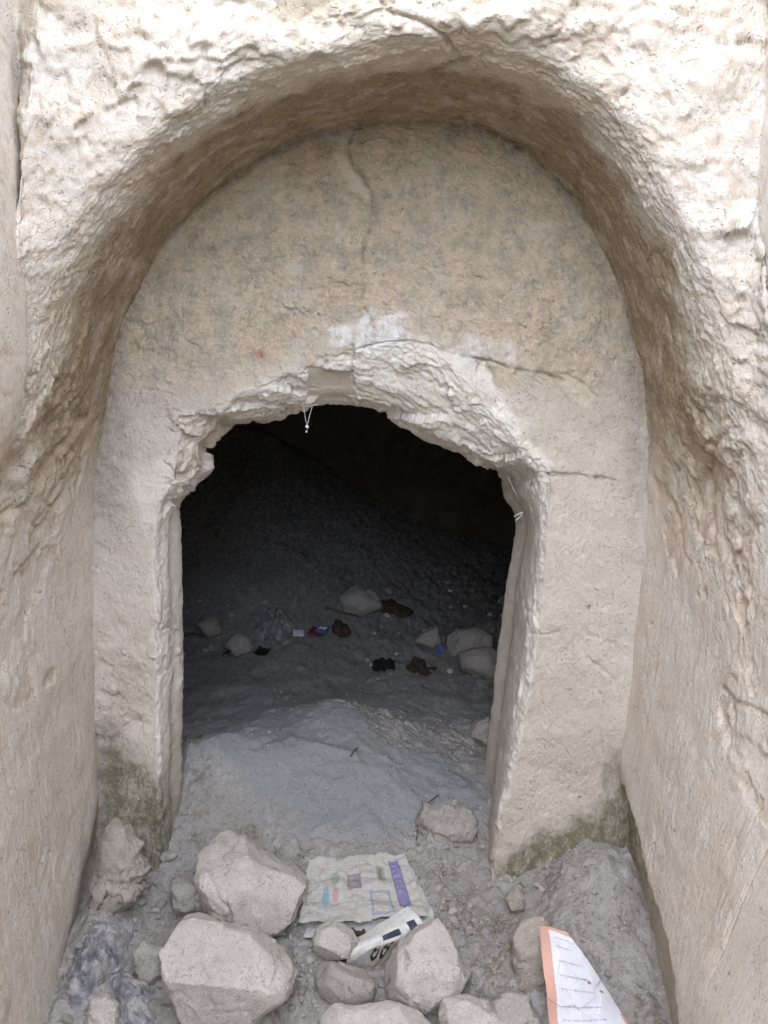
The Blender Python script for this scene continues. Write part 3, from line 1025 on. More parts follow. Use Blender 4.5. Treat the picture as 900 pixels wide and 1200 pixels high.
traced_rock('rock', [(230, 1000), (240, 984), (262, 978), (285, 985), (310, 1005), (340, 1020), (357, 1035), (352, 1060), (340, 1097), (318, 1094), (290, 1086), (270, 1090), (248, 1072), (238, 1048), (228, 1020)],
            'large angular pale rock with a broken hollow, upper of the two big rocks', M_ROCK, .95, 3, 9, 6, .5, sink=.5, cracks=([(250, 1048), (270, 1054), (290, 1050), (298, 1052)], [(253, 1010), (262, 1030), (280, 1046)]))
traced_rock('rock', [(190, 1105), (195, 1085), (225, 1080), (262, 1088), (295, 1095), (325, 1115), (344, 1138), (340, 1158), (318, 1178), (290, 1196), (262, 1206), (232, 1204), (212, 1185), (200, 1150), (193, 1128)],
            'large smooth pale rock with a thin vertical crack, lower of the two big rocks', M_ROCK, .9, 9, 1, 6, .42, sink=.5, planes=((.05, .75, .6, .60), (-.05, -.3, 1, .72)),
            cracks=([(250, 1105), (252, 1140), (256, 1170), (255, 1200)], [(252, 1125), (244, 1134)]))
traced_rock('rock', [(364, 1136), (385, 1128), (412, 1132), (432, 1142), (441, 1156), (436, 1172), (415, 1180), (392, 1176), (374, 1166)],
            'flat grey-brown rock below the folded newspaper scrap', M_GREY, .7, 4, 6, 5, .5, sink=.6)
traced_rock('rock', [(448, 1140), (470, 1112), (492, 1088), (515, 1078), (528, 1098), (538, 1120), (546, 1140), (560, 1150), (548, 1172), (520, 1184), (488, 1180), (462, 1172), (446, 1158)],
            'pointed pale rock to the right of the folded newspaper scrap', M_ROCK, .8, 12, 8, 6, .5, sink=.4)
traced_rock('rock', [(515, 1186), (522, 1172), (545, 1168), (575, 1180), (605, 1200), (608, 1230), (560, 1240), (520, 1230)],
            'pale rounded rock cut off by the bottom edge, right of the twig', M_ROCK, .8, 15, 7, 5, .6, sink=.45)
traced_rock('rock', [(570, 1178), (598, 1166), (618, 1172), (636, 1195), (640, 1225), (600, 1235), (575, 1210)],
            'grey rock wedged between the leaflet and the pale rounded rock', M_GREY, .7, 16, 7, 5, .6, sink=.4)
traced_rock('rock', [(366, 1186), (385, 1176), (420, 1180), (470, 1178), (505, 1192), (515, 1225), (430, 1250), (370, 1230)],
            'wide low pale rock at the bottom edge with a twig across it', M_ROCK, .6, 17, 6, 5, .6, sink=.35)
traced_rock('rock', [(366, 1100), (375, 1086), (395, 1083), (415, 1092), (422, 1106), (410, 1120), (385, 1124), (370, 1116)],
            'small whitish rock sitting on the lower left edge of the newspaper', M_ROCK, .9, 18, 7, 5, .6, sink=.9)
traced_rock('rock', [(600, 1100), (612, 1078), (636, 1074), (650, 1090), (655, 1120), (650, 1150), (640, 1172), (615, 1172), (603, 1150), (598, 1124)],
            'lumpy beige rock behind the upright leaflet', M_CLAY, .9, 19, 2, 5, .9, sink=-.3)
traced_rock('clay_lump', [(122, 968), (134, 956), (150, 966), (158, 984), (166, 992), (163, 1004), (176, 1020), (166, 1034), (172, 1040), (160, 1056), (140, 1066), (112, 1080), (104, 1090), (106, 1060), (116, 1010)],
            'crumbly ragged lump of clay standing against the foot of the left wall', M_CLAY, .6, 20, 0, 6, 1.0, sink=.2, cat='clay lump', hit=(140, 1058))
traced_rock('rock', [(200, 1036), (222, 1026), (245, 1040), (252, 1066), (240, 1078), (214, 1074), (204, 1058)],
            'grey angular rock tucked against the left side of the upper big rock', M_GREY, .8, 21, 3, 5, sink=.3)
traced_rock('rock', [(156, 1112), (172, 1104), (190, 1112), (194, 1140), (184, 1152), (162, 1146)],
            'smooth squarish grey rock between the plastic bag and the lower big rock', M_GREY, .7, 22, 2, 5, .7, sink=.5)
traced_rock('rock', [(100, 1186), (108, 1170), (126, 1166), (138, 1180), (140, 1205), (120, 1215), (100, 1208)],
            'pinkish rock in the bottom left corner under the plastic bag', M_ROCK, .8, 23, 2, 5, sink=.4)
traced_rock('rock', [(590, 1052), (602, 1040), (616, 1046), (614, 1062), (598, 1068)], 'small rounded rock on the earth at the foot of the right door jamb', M_CLAY, .9, 24, 2, 4, sink=.5)
traced_rock('rock', [(488, 962), (500, 945), (525, 938), (552, 948), (560, 970), (556, 985), (525, 990), (495, 982)],
            'half buried grey rock beside the curved twig at the right door jamb', M_GREY, .6, 25, 2, 5, 1.2, sink=.1)
traced_rock('rock', [(550, 862), (556, 846), (572, 840), (583, 852), (582, 870), (566, 876)], 'rounded rock just inside the doorway against the right jamb', M_GREY, .9, 26, 2, 4, sink=.6)
traced_rock('rock', [(537, 764), (552, 760), (575, 758), (592, 772), (592, 796), (560, 794), (540, 788)], 'squared pale block lying in the chamber close to the right jamb', M_GREY, .8, 27, 3, 4, .5, sink=.6)
traced_rock('rock', [(522, 748), (535, 737), (560, 735), (580, 744), (576, 760), (545, 764), (528, 770)], 'long block behind the squared pale block in the chamber', M_GREY, .8, 28, 3, 4, .6, sink=.6)
traced_rock('rock', [(484, 752), (500, 738), (514, 732), (518, 754), (506, 760)], 'wedge shaped rock in the chamber left of the two blocks', M_GREY, .8, 29, 3, 4, .6, sink=.6)
traced_rock('rock', [(230, 732), (244, 718), (258, 724), (262, 742), (244, 748)], 'rounded rock in the chamber near the left jamb', M_GREY, .8, 30, 3, 4, .8, sink=.6)
traced_rock('rock', [(262, 756), (276, 742), (292, 746), (300, 760), (280, 770)], 'low rock in the chamber behind the black stick', M_GREY, .7, 31, 3, 4, .8, sink=.6)
traced_rock('rock', [(392, 700), (420, 686), (440, 692), (450, 712), (425, 722), (400, 716)], 'dim rock on the rubble slope behind the red packet', M_GREY, .7, 32, 3, 4, .8, sink=.6)


def small_stone_mesh(seed, sub=3):
    rg = np.random.default_rng(seed)
    V, F = ICO[sub]
    Q = V * np.array([1, rg.uniform(.6, .95), rg.uniform(.45, .75)])
    for _ in range(9):
        nn = rg.normal(size=3)
        nn /= np.linalg.norm(nn)
        e = Q @ nn
        Q = Q - nn * np.maximum(0, e - e.max() * rg.uniform(.6, .85))[:, None]
    Q = Q + (Q / np.linalg.norm(Q, axis=1, keepdims=True)) * (.08 * fbm(Q * 2 + seed, 3))[:, None]
    return Q, F


NEWS_ZONE = [(350, 1015), (500, 1005), (520, 1100), (440, 1150), (350, 1110)]
LEAF_ZONE = [(628, 1078), (675, 1085), (745, 1200), (640, 1210)]
def scatter():
    base = []
    for i in range(7):
        Q, F = small_stone_mesh(100 + i)
        for mt in (M_ROCK, M_GREY):
            base.append(raw_mesh('small_stone', Q, F, mt))
    proto, chips = None, []
    rg = np.random.default_rng(3)
    regions = [([(80, 1090), (200, 1010), (240, 1000), (240, 1090), (200, 1205), (70, 1210)], 62, (5, 17)),
               ([(330, 1060), (360, 1090), (375, 1180), (340, 1200), (330, 1150)], 34, (4, 13)),
               ([(480, 960), (565, 940), (570, 1040), (500, 1030)], 34, (4, 11)),
               ([(510, 1040), (600, 1020), (700, 1000), (735, 1180), (600, 1190), (540, 1110)], 70, (4, 13)),
               ([(205, 950), (260, 930), (230, 1010), (205, 1030)], 10, (4, 7)),
               ([(212, 690), (320, 690), (330, 775), (215, 785)], 20, (5, 12)),
               ([(420, 680), (590, 690), (590, 800), (430, 790)], 26, (5, 13)),
               ([(230, 830), (420, 815), (560, 900), (420, 980), (260, 900)], 9, (3, 5))]
    for poly, n, (s0, s1) in regions:
        q = np.array(poly)
        k = 0
        while k < n:
            x, y = rg.uniform(q[:, 0].min(), q[:, 0].max()), rg.uniform(q[:, 1].min(), q[:, 1].max())
            if poly_sd(np.array([x]), np.array([y]), poly)[0] < 0: continue
            if poly_sd(np.array([x]), np.array([y]), NEWS_ZONE)[0] > 0 or poly_sd(np.array([x]), np.array([y]), LEAF_ZONE)[0] > 0: 
                k += .2
                continue
            G = ground_hit(x, y)
            size = (s0 + (s1 - s0) * rg.random() ** 2) * .5 * np.linalg.norm(G - [0, 0, CAM_Z]) / FPX
            me = base[rg.integers(len(base))]
            if proto is None:
                o = proto = link(bpy.data.objects.new('small_stone', me))
            else:
                o = proto.copy()
                o.data = me
                link(o)
            o.location = (G[0], G[1], float(zreal(G[0], G[1])) + size * .38)
            o.rotation_euler = (rg.uniform(-.5, .5), rg.uniform(-.5, .5), rg.uniform(0, 6.28))
            o.scale = (size,) * 3
            inside = G[1] > 3.7
            chips.append((o, x, y, size * FPX / np.linalg.norm(G - [0, 0, CAM_Z]), me.materials[0] is M_ROCK, inside))
            k += 1
    marks_out = [('the upper big rock', 292, 1036), ('the lower big rock', 266, 1142), ('the clay lump', 138, 1020), ('the plastic bag', 116, 1128), ('the newspaper', 425, 1055),
                 ('the folded newspaper', 450, 1110), ('the pointed pale rock', 502, 1135), ('the leaflet', 680, 1150), ('the lumpy beige rock', 626, 1122), ('the right jamb', 578, 1020),
                 ('the left jamb', 206, 980), ('the right wall', 735, 1060), ('the curved twig', 498, 965), ('the flat rock', 402, 1155), ('the dusty mound', 400, 880)]
    marks_in = [('the red packet', 373, 745), ('the black stick', 276, 768), ('the clear bag', 320, 735), ('the squared block', 565, 778), ('the bark strip', 460, 714),
                ('the leaf litter', 450, 781), ('the rounded rock', 246, 733), ('the blue bottle cap', 516, 760), ('the wedge shaped rock', 502, 746)]
    seen = {}
    for o, x, y, r, pale, inside in chips:
        nm, mx, my = min(marks_in if inside else marks_out, key=lambda m: math.hypot(m[1] - x, m[2] - y))
        dx, dy = x - mx, y - my
        where = ('right of' if dx > 0 else 'left of') if abs(dx) > abs(dy) else ('in front of' if dy > 0 else 'behind')
        size = 'tiny' if r < 2.6 else 'small' if r < 4.2 else 'bigger'
        seen.setdefault(f"{size} {'pale' if pale else 'grey'} stone chip {where} {nm}", []).append((math.hypot(dx, dy), o, inside))
    nth = ['nearest', 'second nearest', 'third nearest', 'fourth nearest', 'fifth nearest', 'sixth nearest', 'seventh nearest', 'eighth nearest']
    for lab, L in seen.items():
        for i, (_, o, inside) in enumerate(sorted(L, key=lambda q: q[0])):
            tag(o, lab if len(L) == 1 else f"{lab}, {nth[min(i, 7)]} of those", 'stone', 'stone chips strewn in the chamber' if inside else 'stone chips strewn over the trench floor')
    # grit: too many to count
    V1, F1 = ICO[1]
    Vs, Fs = [], []
    nV = 0
    pts = []
    for (x0, x1, y0, y1, n) in ((-.95, .8, 2.4, 3.35, 7500), (-.55, .45, 3.3, 4.6, 500), (-1.2, 1.2, 4.8, 6.5, 350)):
        x = rg.uniform(x0, x1, n)
        y = rg.uniform(y0, y1, n)
        keep = fbm(np.stack([x, y, x * 0], -1) * 5, 3) > -.15
        x, y = x[keep], y[keep]
        z = zreal(x, y)
        s = .0024 + .0085 * rg.random(len(x)) ** 3
        for i in range(len(x)):
            rot = Euler(rg.uniform(0, 6, 3)).to_matrix()
            Q = (V1 * rg.uniform(.5, 1, (len(V1), 1))) @ np.array(rot) * s[i] + [x[i], y[i], z[i] + s[i] * .3]
            Vs.append(Q)
            Fs.append(F1 + nV)
            nV += len(V1)
    me = raw_mesh('gravel', np.concatenate(Vs), np.concatenate(Fs), M_GREY, smooth=False)
    tag(link(bpy.data.objects.new('gravel', me)), 'fine grit and crumbs of limestone over the dusty earth', kind='stuff')


scatter()

# ------------------------------------------------------------------ printed paper
def rect(c, U, V, u0, u1, v0, v1, col, a=1.0):
    m = (U >= u0) & (U <= u1) & (V >= v0) & (V <= v1)
    c[m] = c[m] * (1 - a) + np.array(col) * a


def text_rows(c, U, V, u0, u1, v0, v1, n, col, seed, a=.6):
    rg = np.random.default_rng(seed)
    h = (v1 - v0) / n
    for i in range(n):
        u = u0
        end = u1 - rg.uniform(0, .2) * (u1 - u0)
        while u < end:
            w_ = rg.uniform(.008, .03)
            rect(c, U, V, u, min(u + w_, end), v0 + i * h + .2 * h, v0 + i * h + .68 * h, col, a * rg.uniform(.5, 1))
            u += w_ + rg.uniform(.004, .010)


def paper(name, quad, nu, nv, lift, paint, mat, parent=None, wav=.006, seed=0, curl=None):
    """A sheet lying over the ground between four corners; printed."""
    u, v = np.linspace(0, 1, nu), np.linspace(0, 1, nv)
    U, V = np.meshgrid(u, v, indexing='ij')
    tl, tr, br, bl = (np.array(p, float) for p in quad)
    w = lambda a, b, c, d: a * (1 - U) * (1 - V) + b * U * (1 - V) + c * U * V + d * (1 - U) * V
    jx = fbm(np.stack([U * 5, V * 5, U * 0 + seed], -1), 4) * np.maximum(0, 1 - 12 * np.minimum(np.minimum(U, 1 - U), np.minimum(V, 1 - V)))
    P = ground_hit(w(tl[0], tr[0], br[0], bl[0]) + 2 * jx, w(tl[1], tr[1], br[1], bl[1]) + 2.5 * jx)
    P[..., 2] += lift + wav * fbm(np.stack([U * 3, V * 3, U * 0 + seed], -1), 3) + .4 * wav * facets(warp(np.stack([U * 4.2, V * 3.2, U * 0 + seed], -1), 2, .2), .7, .1) + .3 * wav * ridged(np.stack([U * 6, V * 5, U * 0 + seed], -1), 2)
    P[..., 2] = np.maximum(P[..., 2], zreal(P[..., 0], P[..., 1]) + .2 * lift)
    if curl is not None:
        P = curl(P, U, V)
    c = paint(U, V)
    return P, c


def corners_grid(tl, tr, br, bl, nu, nv):
    U, V = np.meshgrid(np.linspace(0, 1, nu), np.linspace(0, 1, nv), indexing='ij')
    w = lambda a, b, c, d: (np.array(a)[None, None] * ((1 - U) * (1 - V))[..., None] + np.array(b)[None, None] * (U * (1 - V))[..., None]
                            + np.array(c)[None, None] * (U * V)[..., None] + np.array(d)[None, None] * ((1 - U) * V)[..., None])
    return U, V, w(tl, tr, br, bl)


def two_sided(name, P, mat, color, parent, th=.0006):
    o = grid_obj(name, P, mat, color=color)
    o.parent = parent
    if parent is not None:
        o.matrix_parent_inverse = Matrix.Translation(parent.location).inverted()
    md = o.modifiers.new('thickness', 'SOLIDIFY')
    md.thickness = th
    return o


def build_news():
    def paint(U, V):
        c = np.ones(U.shape + (3,)) * np.array([.50, .48, .43])
        text_rows(c, U, V, .03, .12, .1, .95, 16, (.2, .2, .2), 1, .35)
        text_rows(c, U, V, .13, .40, .72, .98, 7, (.2, .2, .2), 2, .45)
        text_rows(c, U, V, .36, .60, .54, .70, 5, (.2, .2, .2), 3, .4)
        text_rows(c, U, V, .66, .76, .48, .62, 4, (.2, .2, .2), 4, .4)
        text_rows(c, U, V, .15, .60, .05, .18, 4, (.25, .25, .25), 5, .3)
        text_rows(c, U, V, .52, .66, .22, .46, 6, (.2, .2, .25), 6, .35)
        rect(c, U, V, .81, .91, .10, .86, (.15, .13, .33))
        text_rows(c, U, V, .825, .895, .14, .82, 8, (.4, .38, .55), 7, .5)
        rect(c, U, V, .39, .52, .26, .52, (.24, .19, .22))
        rect(c, U, V, .42, .46, .30, .46, (.33, .25, .22))
        rect(c, U, V, .67, .75, .18, .42, (.30, .29, .22))
        rect(c, U, V, .69, .72, .22, .38, (.16, .15, .14))
        c[((U - .28) / .045) ** 2 + ((V - .33) / .12) ** 2 < 1] = (.28, .36, .23)
        c[((U - .20) / .03) ** 2 + ((V - .62) / .16) ** 2 < 1] = (.20, .36, .44)
        c[((U - .285) / .028) ** 2 + ((V - .58) / .09) ** 2 < 1] = (.45, .28, .30)
        for (u0, u1, v0, v1) in ((.58, .60, .58, .95), (.74, .76, .55, .95), (.58, .76, .56, .59), (.58, .76, .92, .95)):
            rect(c, U, V, u0, u1, v0, v1, (.22, .25, .40), .8)
        rect(c, U, V, .03, .45, .69, .70, (.2, .2, .2), .6)
        rect(c, U, V, .02, .035, .3, .66, (.28, .20, .18), .7)
        return c
    base_paint = paint

    def paint(U, V):
        c = base_paint(U, V)
        text_rows(c, U, V, .40, .58, .72, .97, 9, (.2, .2, .2), 31, .5)
        text_rows(c, U, V, .60, .735, .62, .9, 9, (.2, .2, .2), 32, .45)
        text_rows(c, U, V, .36, .66, .02, .16, 3, (.2, .2, .2), 33, .5)
        return c * .74 + np.array([.33, .325, .305]) * .26
    root = thing('newspaper', ground_hit(425, 1050), 'open printed newspaper page with a purple band, spread flat on the dirt', 'newspaper')
    P, c = paper('page', [(362, 1022), (474, 1013), (500, 1088), (350, 1100)], 240, 190, .044, paint, M_NEWS, seed=2, wav=.014)
    two_sided('front_page', P, M_NEWS, c, root)

    def paint2(U, V):
        c = np.ones(U.shape + (3,)) * np.array([.47, .46, .43])
        text_rows(c, U, V, .80, .96, .1, .9, 12, (.15, .18, .35), 11, .6)
        return c
    P, c = paper('page', [(372, 1028), (482, 1020), (512, 1090), (356, 1106)], 160, 120, .012, paint2, M_NEWS, seed=2, wav=.010)
    two_sided('back_page', P, M_NEWS, c, root)


build_news()


def build_scrap():
    nu, nv = 260, 170
    # rolled sheet: from the bright back flap over the fold, down the printed front
    prof = [((398, 1112), (478, 1062)), ((408, 1113), (492, 1076)), ((408, 1120), (496, 1089)), ((406, 1130), (480, 1098)), ((414, 1139), (462, 1118)), ((424, 1142), (448, 1134))]
    lift = [.02, .062, .072, .066, .042, .012]
    K = np.zeros((len(prof), 2, 3))
    G0 = ground_hit(440, 1118)
    dep0 = (G0 - [0, 0, CAM_Z]) @ FWD
    for i, (a, b) in enumerate(prof):
        for j, q in enumerate((a, b)):
            d = px_dir(*q)
            K[i, j] = np.array([0, 0, CAM_Z]) + d * (dep0 + .02 - lift[i] * 1.1 + (.02 if i == 0 else 0))
    A = catmull(K, nv, axis=0)
    t = np.linspace(0, 1, nu)[:, None, None]
    P = A[None, :, 0] * (1 - t) + A[None, :, 1] * t
    U, V = np.meshgrid(np.linspace(0, 1, nu), np.linspace(0, 1, nv), indexing='ij')
    P = P + normals(P) * (.004 * fbm(np.stack([U * 4, V * 3, U * 0], -1), 3))[..., None]
    c = np.ones(U.shape + (3,)) * np.array([.66, .66, .62])
    c[V > .42] = (.50, .46, .35)
    c[(V > .42) & (U < .36)] = (.55, .53, .48)
    rect(c, U, V, .46, .70, .22, .34, (.05, .05, .08))
    rect(c, U, V, .82, .93, .18, .34, (.05, .05, .08))
    text_rows(c, U, V, .03, .33, .40, .95, 13, (.12, .12, .12), 21, .55)

    def stroke(pts, wd):
        c[seg_dist(U * 1.5, V, [(a * 1.5, b) for a, b in pts]) < wd] = (.03, .03, .04)
    stroke([(.40, .50), (.43, .56), (.41, .66), (.44, .72)], .028)
    stroke([(.42, .60), (.50, .57)], .024)
    stroke([(.44, .72), (.51, .70), (.52, .63)], .026)
    stroke([(.56, .48), (.58, .56), (.63, .60), (.66, .53), (.62, .47)], .026)
    stroke([(.58, .60), (.60, .72), (.66, .74), (.70, .66), (.66, .60)], .028)
    stroke([(.82, .46), (.80, .54), (.84, .60), (.90, .55), (.90, .46), (.86, .42), (.82, .46)], .024)
    stroke([(.86, .58), (.89, .66)], .024)
    rect(c, U, V, .45, .60, .78, .84, (.62, .60, .55), .8)
    root = thing('newspaper_scrap', G0, 'folded newspaper strip with large black letters, propped on the flat page', 'newspaper scrap')
    two_sided('folded_sheet', P, M_NEWS, c, root, .0008)


build_scrap()


def build_leaflet():
    nu, nv = 150, 260
    L = [(632, 1085, .22), (635, 1120, .19), (639, 1160, .15), (643, 1205, .08), (652, 1270, .04)]
    Rr = [(664, 1092, .19), (690, 1128, .14), (714, 1166, .075), (738, 1205, .05), (772, 1270, .02)]
    K = np.zeros((5, 2, 3))
    for i in range(5):
        for j, q in enumerate((L[i], Rr[i])):
            G = ground_hit(q[0], q[1])
            dep = (G - [0, 0, CAM_Z]) @ FWD - q[2]
            K[i, j] = np.array([0, 0, CAM_Z]) + px_dir(q[0], q[1]) * dep
    A = catmull(K, nv, axis=0)
    t = np.linspace(0, 1, nu)[:, None, None]
    P = A[None, :, 0] * (1 - t) + A[None, :, 1] * t
    U, V = np.meshgrid(np.linspace(0, 1, nu), np.linspace(0, 1, nv), indexing='ij')
    n = normals(P)
    if n[10, 10, 1] > 0: n = -n
    P = P + n * (.03 * np.sin(U * math.pi) * (.3 + V) + .006 * np.abs(U - .55) * 4 * V + .004 * facets(np.stack([U * 3, V * 5, U * 0], -1), .7, .1) + .003 * fbm(np.stack([U * 2, V * 4, U * 0], -1), 2))[..., None]
    c = np.ones(U.shape + (3,)) * np.array([.70, .71, .76])
    W = .34 + 1.1 * V                                       # real width grows downwards: keep the border even
    border = (U * W < .115) | ((V < .022 + .03 * U)) | (((1 - U) * W < .05) & (V > .66))
    c[border] = (.62, .36, .29)
    for k, v0 in enumerate((.085, .165, .27, .37, .47, .58, .68)):
        rg = np.random.default_rng(k)
        u = .18 / (.34 + 1.1 * v0) * .9
        end = .7 if k else .9
        while u < end:
            ww = rg.uniform(.01, .03)
            rect(c, U, V, u + .02, u + .02 + ww, v0 + .02 * u, v0 + .02 * u + .010, (.28, .30, .38), .8)
            if rg.random() < .6: rect(c, U, V, u + .02, u + .02 + ww * .7, v0 + .018, v0 + .026, (.28, .30, .38), .5)
            u += ww + rg.uniform(.004, .014)
    for (a, b, r1, r2) in ((.72, .405, .05, .012), (.66, .385, .04, .006), (.86, .475, .035, .012)):
        c[((U - a) / r1) ** 2 + ((V - b) / r2) ** 2 + .6 * fbm(np.stack([U * 30, V * 60, U * 0], -1), 2) < 1] = (.36, .20, .19)
    root = thing('leaflet', ground_hit(690, 1180), 'white printed leaflet with an orange border leaning in the dirt, stained with red specks', 'leaflet')
    two_sided('printed_sheet', P, M_LEAF, c, root, .0006)


build_leaflet()

# ------------------------------------------------------------------ plastic film
def bag(name, outline, lift, label, mat, seed, n=130, amp=.03, dist_scale=1.0):
    o = np.array(outline, float)
    cx, cy = o.mean(0)
    th = np.linspace(0, 2 * math.pi, n + 1)[:-1]
    ang = np.arctan2(o[:, 1] - cy, o[:, 0] - cx)
    od = np.argsort(ang)
    r = np.interp(th, np.concatenate([ang[od] - 2 * math.pi, ang[od], ang[od] + 2 * math.pi]) + 0, np.tile(np.hypot(o[od, 0] - cx, o[od, 1] - cy), 3))
    m = 70
    s = np.linspace(0, 1, m)
    PX = cx + np.cos(th)[:, None] * r[:, None] * s[None]
    PY = cy + np.sin(th)[:, None] * r[:, None] * s[None]
    P = ground_hit(PX, PY)
    q = np.stack([PX * .03, PY * .03, PX * 0 + seed], -1)
    q = q + .5 * np.stack([fbm(q, 2), fbm(q + 8, 2), 0 * PX], -1)
    qq = np.stack([PX * .02, PY * .02, PX * 0 + seed], -1)
    h = lift * (1 - s[None] ** 2.5) + amp * (.25 * ridged(q, 3, .5) + .55 * facets(warp(qq * 3.2, 2, .2), .9, .15) + .25 * facets(warp(qq * 8, 2, .2), .9, .1)) * (1 - .5 * s[None] ** 4)
    P[..., 2] += np.maximum(h, .004)
    P[..., 1] -= .3 * np.maximum(h, 0)
    V = P.reshape(-1, 3)
    i = np.arange(n)[:, None] * m + np.arange(m - 1)[None]
    j = ((np.arange(n) + 1) % n)[:, None] * m + np.arange(m - 1)[None]
    F = np.stack([i, j, j + 1, i + 1], -1).reshape(-1, 4)
    G = ground_hit(cx, cy)
    ob = bpy.data.objects.new(name, raw_mesh(name, V - G, F, mat))
    ob.location = G
    link(ob)
    return tag(ob, label, 'plastic bag')


bag('plastic_bag', [(84, 1128), (96, 1104), (120, 1084), (150, 1074), (160, 1086), (150, 1110), (148, 1130), (128, 1142), (110, 1160), (100, 1178), (84, 1184), (76, 1170), (78, 1150)], .035,
    'crumpled dusty plastic bag lying against the foot of the left wall', M_BAG, 3)
bag('plastic_bag', [(140, 1140), (158, 1148), (176, 1160), (172, 1178), (182, 1196), (168, 1206), (140, 1200), (136, 1170), (128, 1152)], .02,
    'small torn piece of dark bluish plastic bag left of the lower big rock', M_BAG, 6, 90, .022)
bag('plastic_bag', [(256, 1080), (290, 1082), (318, 1096), (345, 1108), (340, 1122), (310, 1112), (280, 1098), (250, 1092)], .01,
    'dark plastic film squeezed between the two big rocks', M_BAG, 9, 90, .015)
bag('plastic_bag', [(292, 726), (304, 712), (322, 714), (338, 724), (350, 736), (346, 752), (322, 756), (300, 748)], .03,
    'crumpled clear plastic bag in the dim chamber left of the red packet', M_BAGC, 12, 90, .05)


# ------------------------------------------------------------------ litter in the chamber
def facing_grid(cx, cy, w, h, mat, name, parent, rot=0., lift=.03, bend=.15, th=.004, hit=None, seed=0):
    """a small bent card resting on the ground; w, h in pixels of the photograph"""
    G = ground_hit(cx, cy)
    s = np.linalg.norm(G - [0, 0, CAM_Z]) / FPX
    U, V = np.meshgrid(np.linspace(-.5, .5, 14), np.linspace(-.5, .5, 12), indexing='ij')
    a, b = U * w * s, V * h * s * 1.8
    ca, sa = math.cos(rot), math.sin(rot)
    P = np.stack([ca * a - sa * b, sa * a + ca * b, lift + bend * w * s * (U ** 2 - .1) + .25 * b + .006 * fbm(np.stack([U * 5, V * 5, U * 0 + seed], -1), 2)], -1)
    o = grid_obj(name, P, mat)
    o.location = G if parent is None else (0, 0, 0)
    if parent is not None: o.parent = parent
    md = o.modifiers.new('thickness', 'SOLIDIFY')
    md.thickness = th
    return o


G = ground_hit(373, 745)
p = thing('cigarette_packet', G, 'crushed red and bluish packet lying on the chamber floor', 'packet')
facing_grid(373, 745, 21, 9, M_RED, 'box', p, -.35, .03)
f = facing_grid(378, 747, 14, 8, M_BLUE, 'label_panel', p, -.35, .042, .1, .002)
f.location = (.025, -.02, .004)
f = facing_grid(378, 747, 9, 2.5, M_WHITE, 'pale_stripe', p, -.35, .05, .1, .002)
f.location = (.03, -.025, .006)
o = facing_grid(350, 747, 12, 7, M_WHITE, 'torn_card', None, .1, .03)
tag(o, 'small bright torn card lying left of the red packet', 'card')
o = facing_grid(516, 755, 1, 1, M_BLUE, 'bottle_cap', None)
bm = bmesh.new()
bmesh.ops.create_cone(bm, cap_ends=True, segments=24, radius1=.026, radius2=.022, depth=.022)
bmesh.ops.bevel(bm, geom=bm.edges[:], offset=.003, segments=2, affect='EDGES')
me = bpy.data.meshes.new('bottle_cap')
bm.to_mesh(me)
bm.free()
me.materials.append(M_BLUE)
o.modifiers.clear()
o.data = me
o.location = ground_hit(516, 770) + np.array([0, -.02, .05])
o.rotation_euler = (.9, .2, .3)
tag(o, 'pale blue bottle cap among the stones at the right of the chamber', 'bottle cap')
o = facing_grid(527, 697, 3.2, 3, M_WHITE, 'paper_bit', None, .4, .03)
tag(o, 'tiny white paper bit high on the dark rubble slope', 'paper scrap')


def leaf_obj(cx, cy, w, h, label, seed, mat=None, rot=0.):
    o = facing_grid(cx, cy, w, h, mat or M_DEADLEAF, 'dead_leaf', None, rot, .025, .5, .003, seed=seed)
    V = np.zeros(len(o.data.vertices) * 3, np.float32)
    o.data.vertices.foreach_get('co', V)
    V = V.reshape(-1, 3)
    q = V[:, :2] / (np.abs(V[:, :2]).max(0) + 1e-9)
    k = 1 - .45 * np.abs(q[:, 0]) ** 2 * (np.abs(q[:, 1]) > .2)
    V[:, 1] *= k
    V[:, 2] += .01 * fbm(np.stack([q[:, 0] * 3, q[:, 1] * 3, q[:, 0] * 0 + seed], -1), 3)
    o.data.vertices.foreach_set('co', V.ravel())
    o.data.update()
    return tag(o, label, 'leaf')


bag('dead_leaf', [(388, 736), (396, 729), (404, 735), (412, 742), (408, 748), (396, 746)], .03, 'dark curled dead leaf right of the red packet', M_DEADLEAF, 39, 60, .04)['category'] = 'leaf'
bag('bark', [(434, 706), (448, 705), (466, 711), (486, 718), (480, 724), (462, 720), (444, 714)], .02, 'long dark strip of bark on the rubble slope of the chamber', M_DEADLEAF, 37, 60, .03)['category'] = 'bark'
bag('leaf_litter', [(434, 780), (444, 773), (456, 775), (468, 779), (464, 787), (448, 786), (438, 787)], .02, 'clump of black leaf litter on the chamber floor behind the mound', M_BLACK, 31, 60, .035)['category'] = 'leaf litter'
bag('rag', [(474, 781), (486, 775), (500, 778), (512, 784), (506, 790), (490, 788), (478, 787)], .015, 'crumpled black rag on the chamber floor right of the black leaf litter', M_DEADLEAF, 34, 60, .035)['category'] = 'rag'
leaf_obj(308, 768, 16, 8, 'small black leaf at the right end of the black stick', 5, M_BLACK, -.4)
leaf_obj(418, 1101, 18, 4, 'dark narrow leaf lying on the newspaper', 6, M_DEADLEAF, -.4)


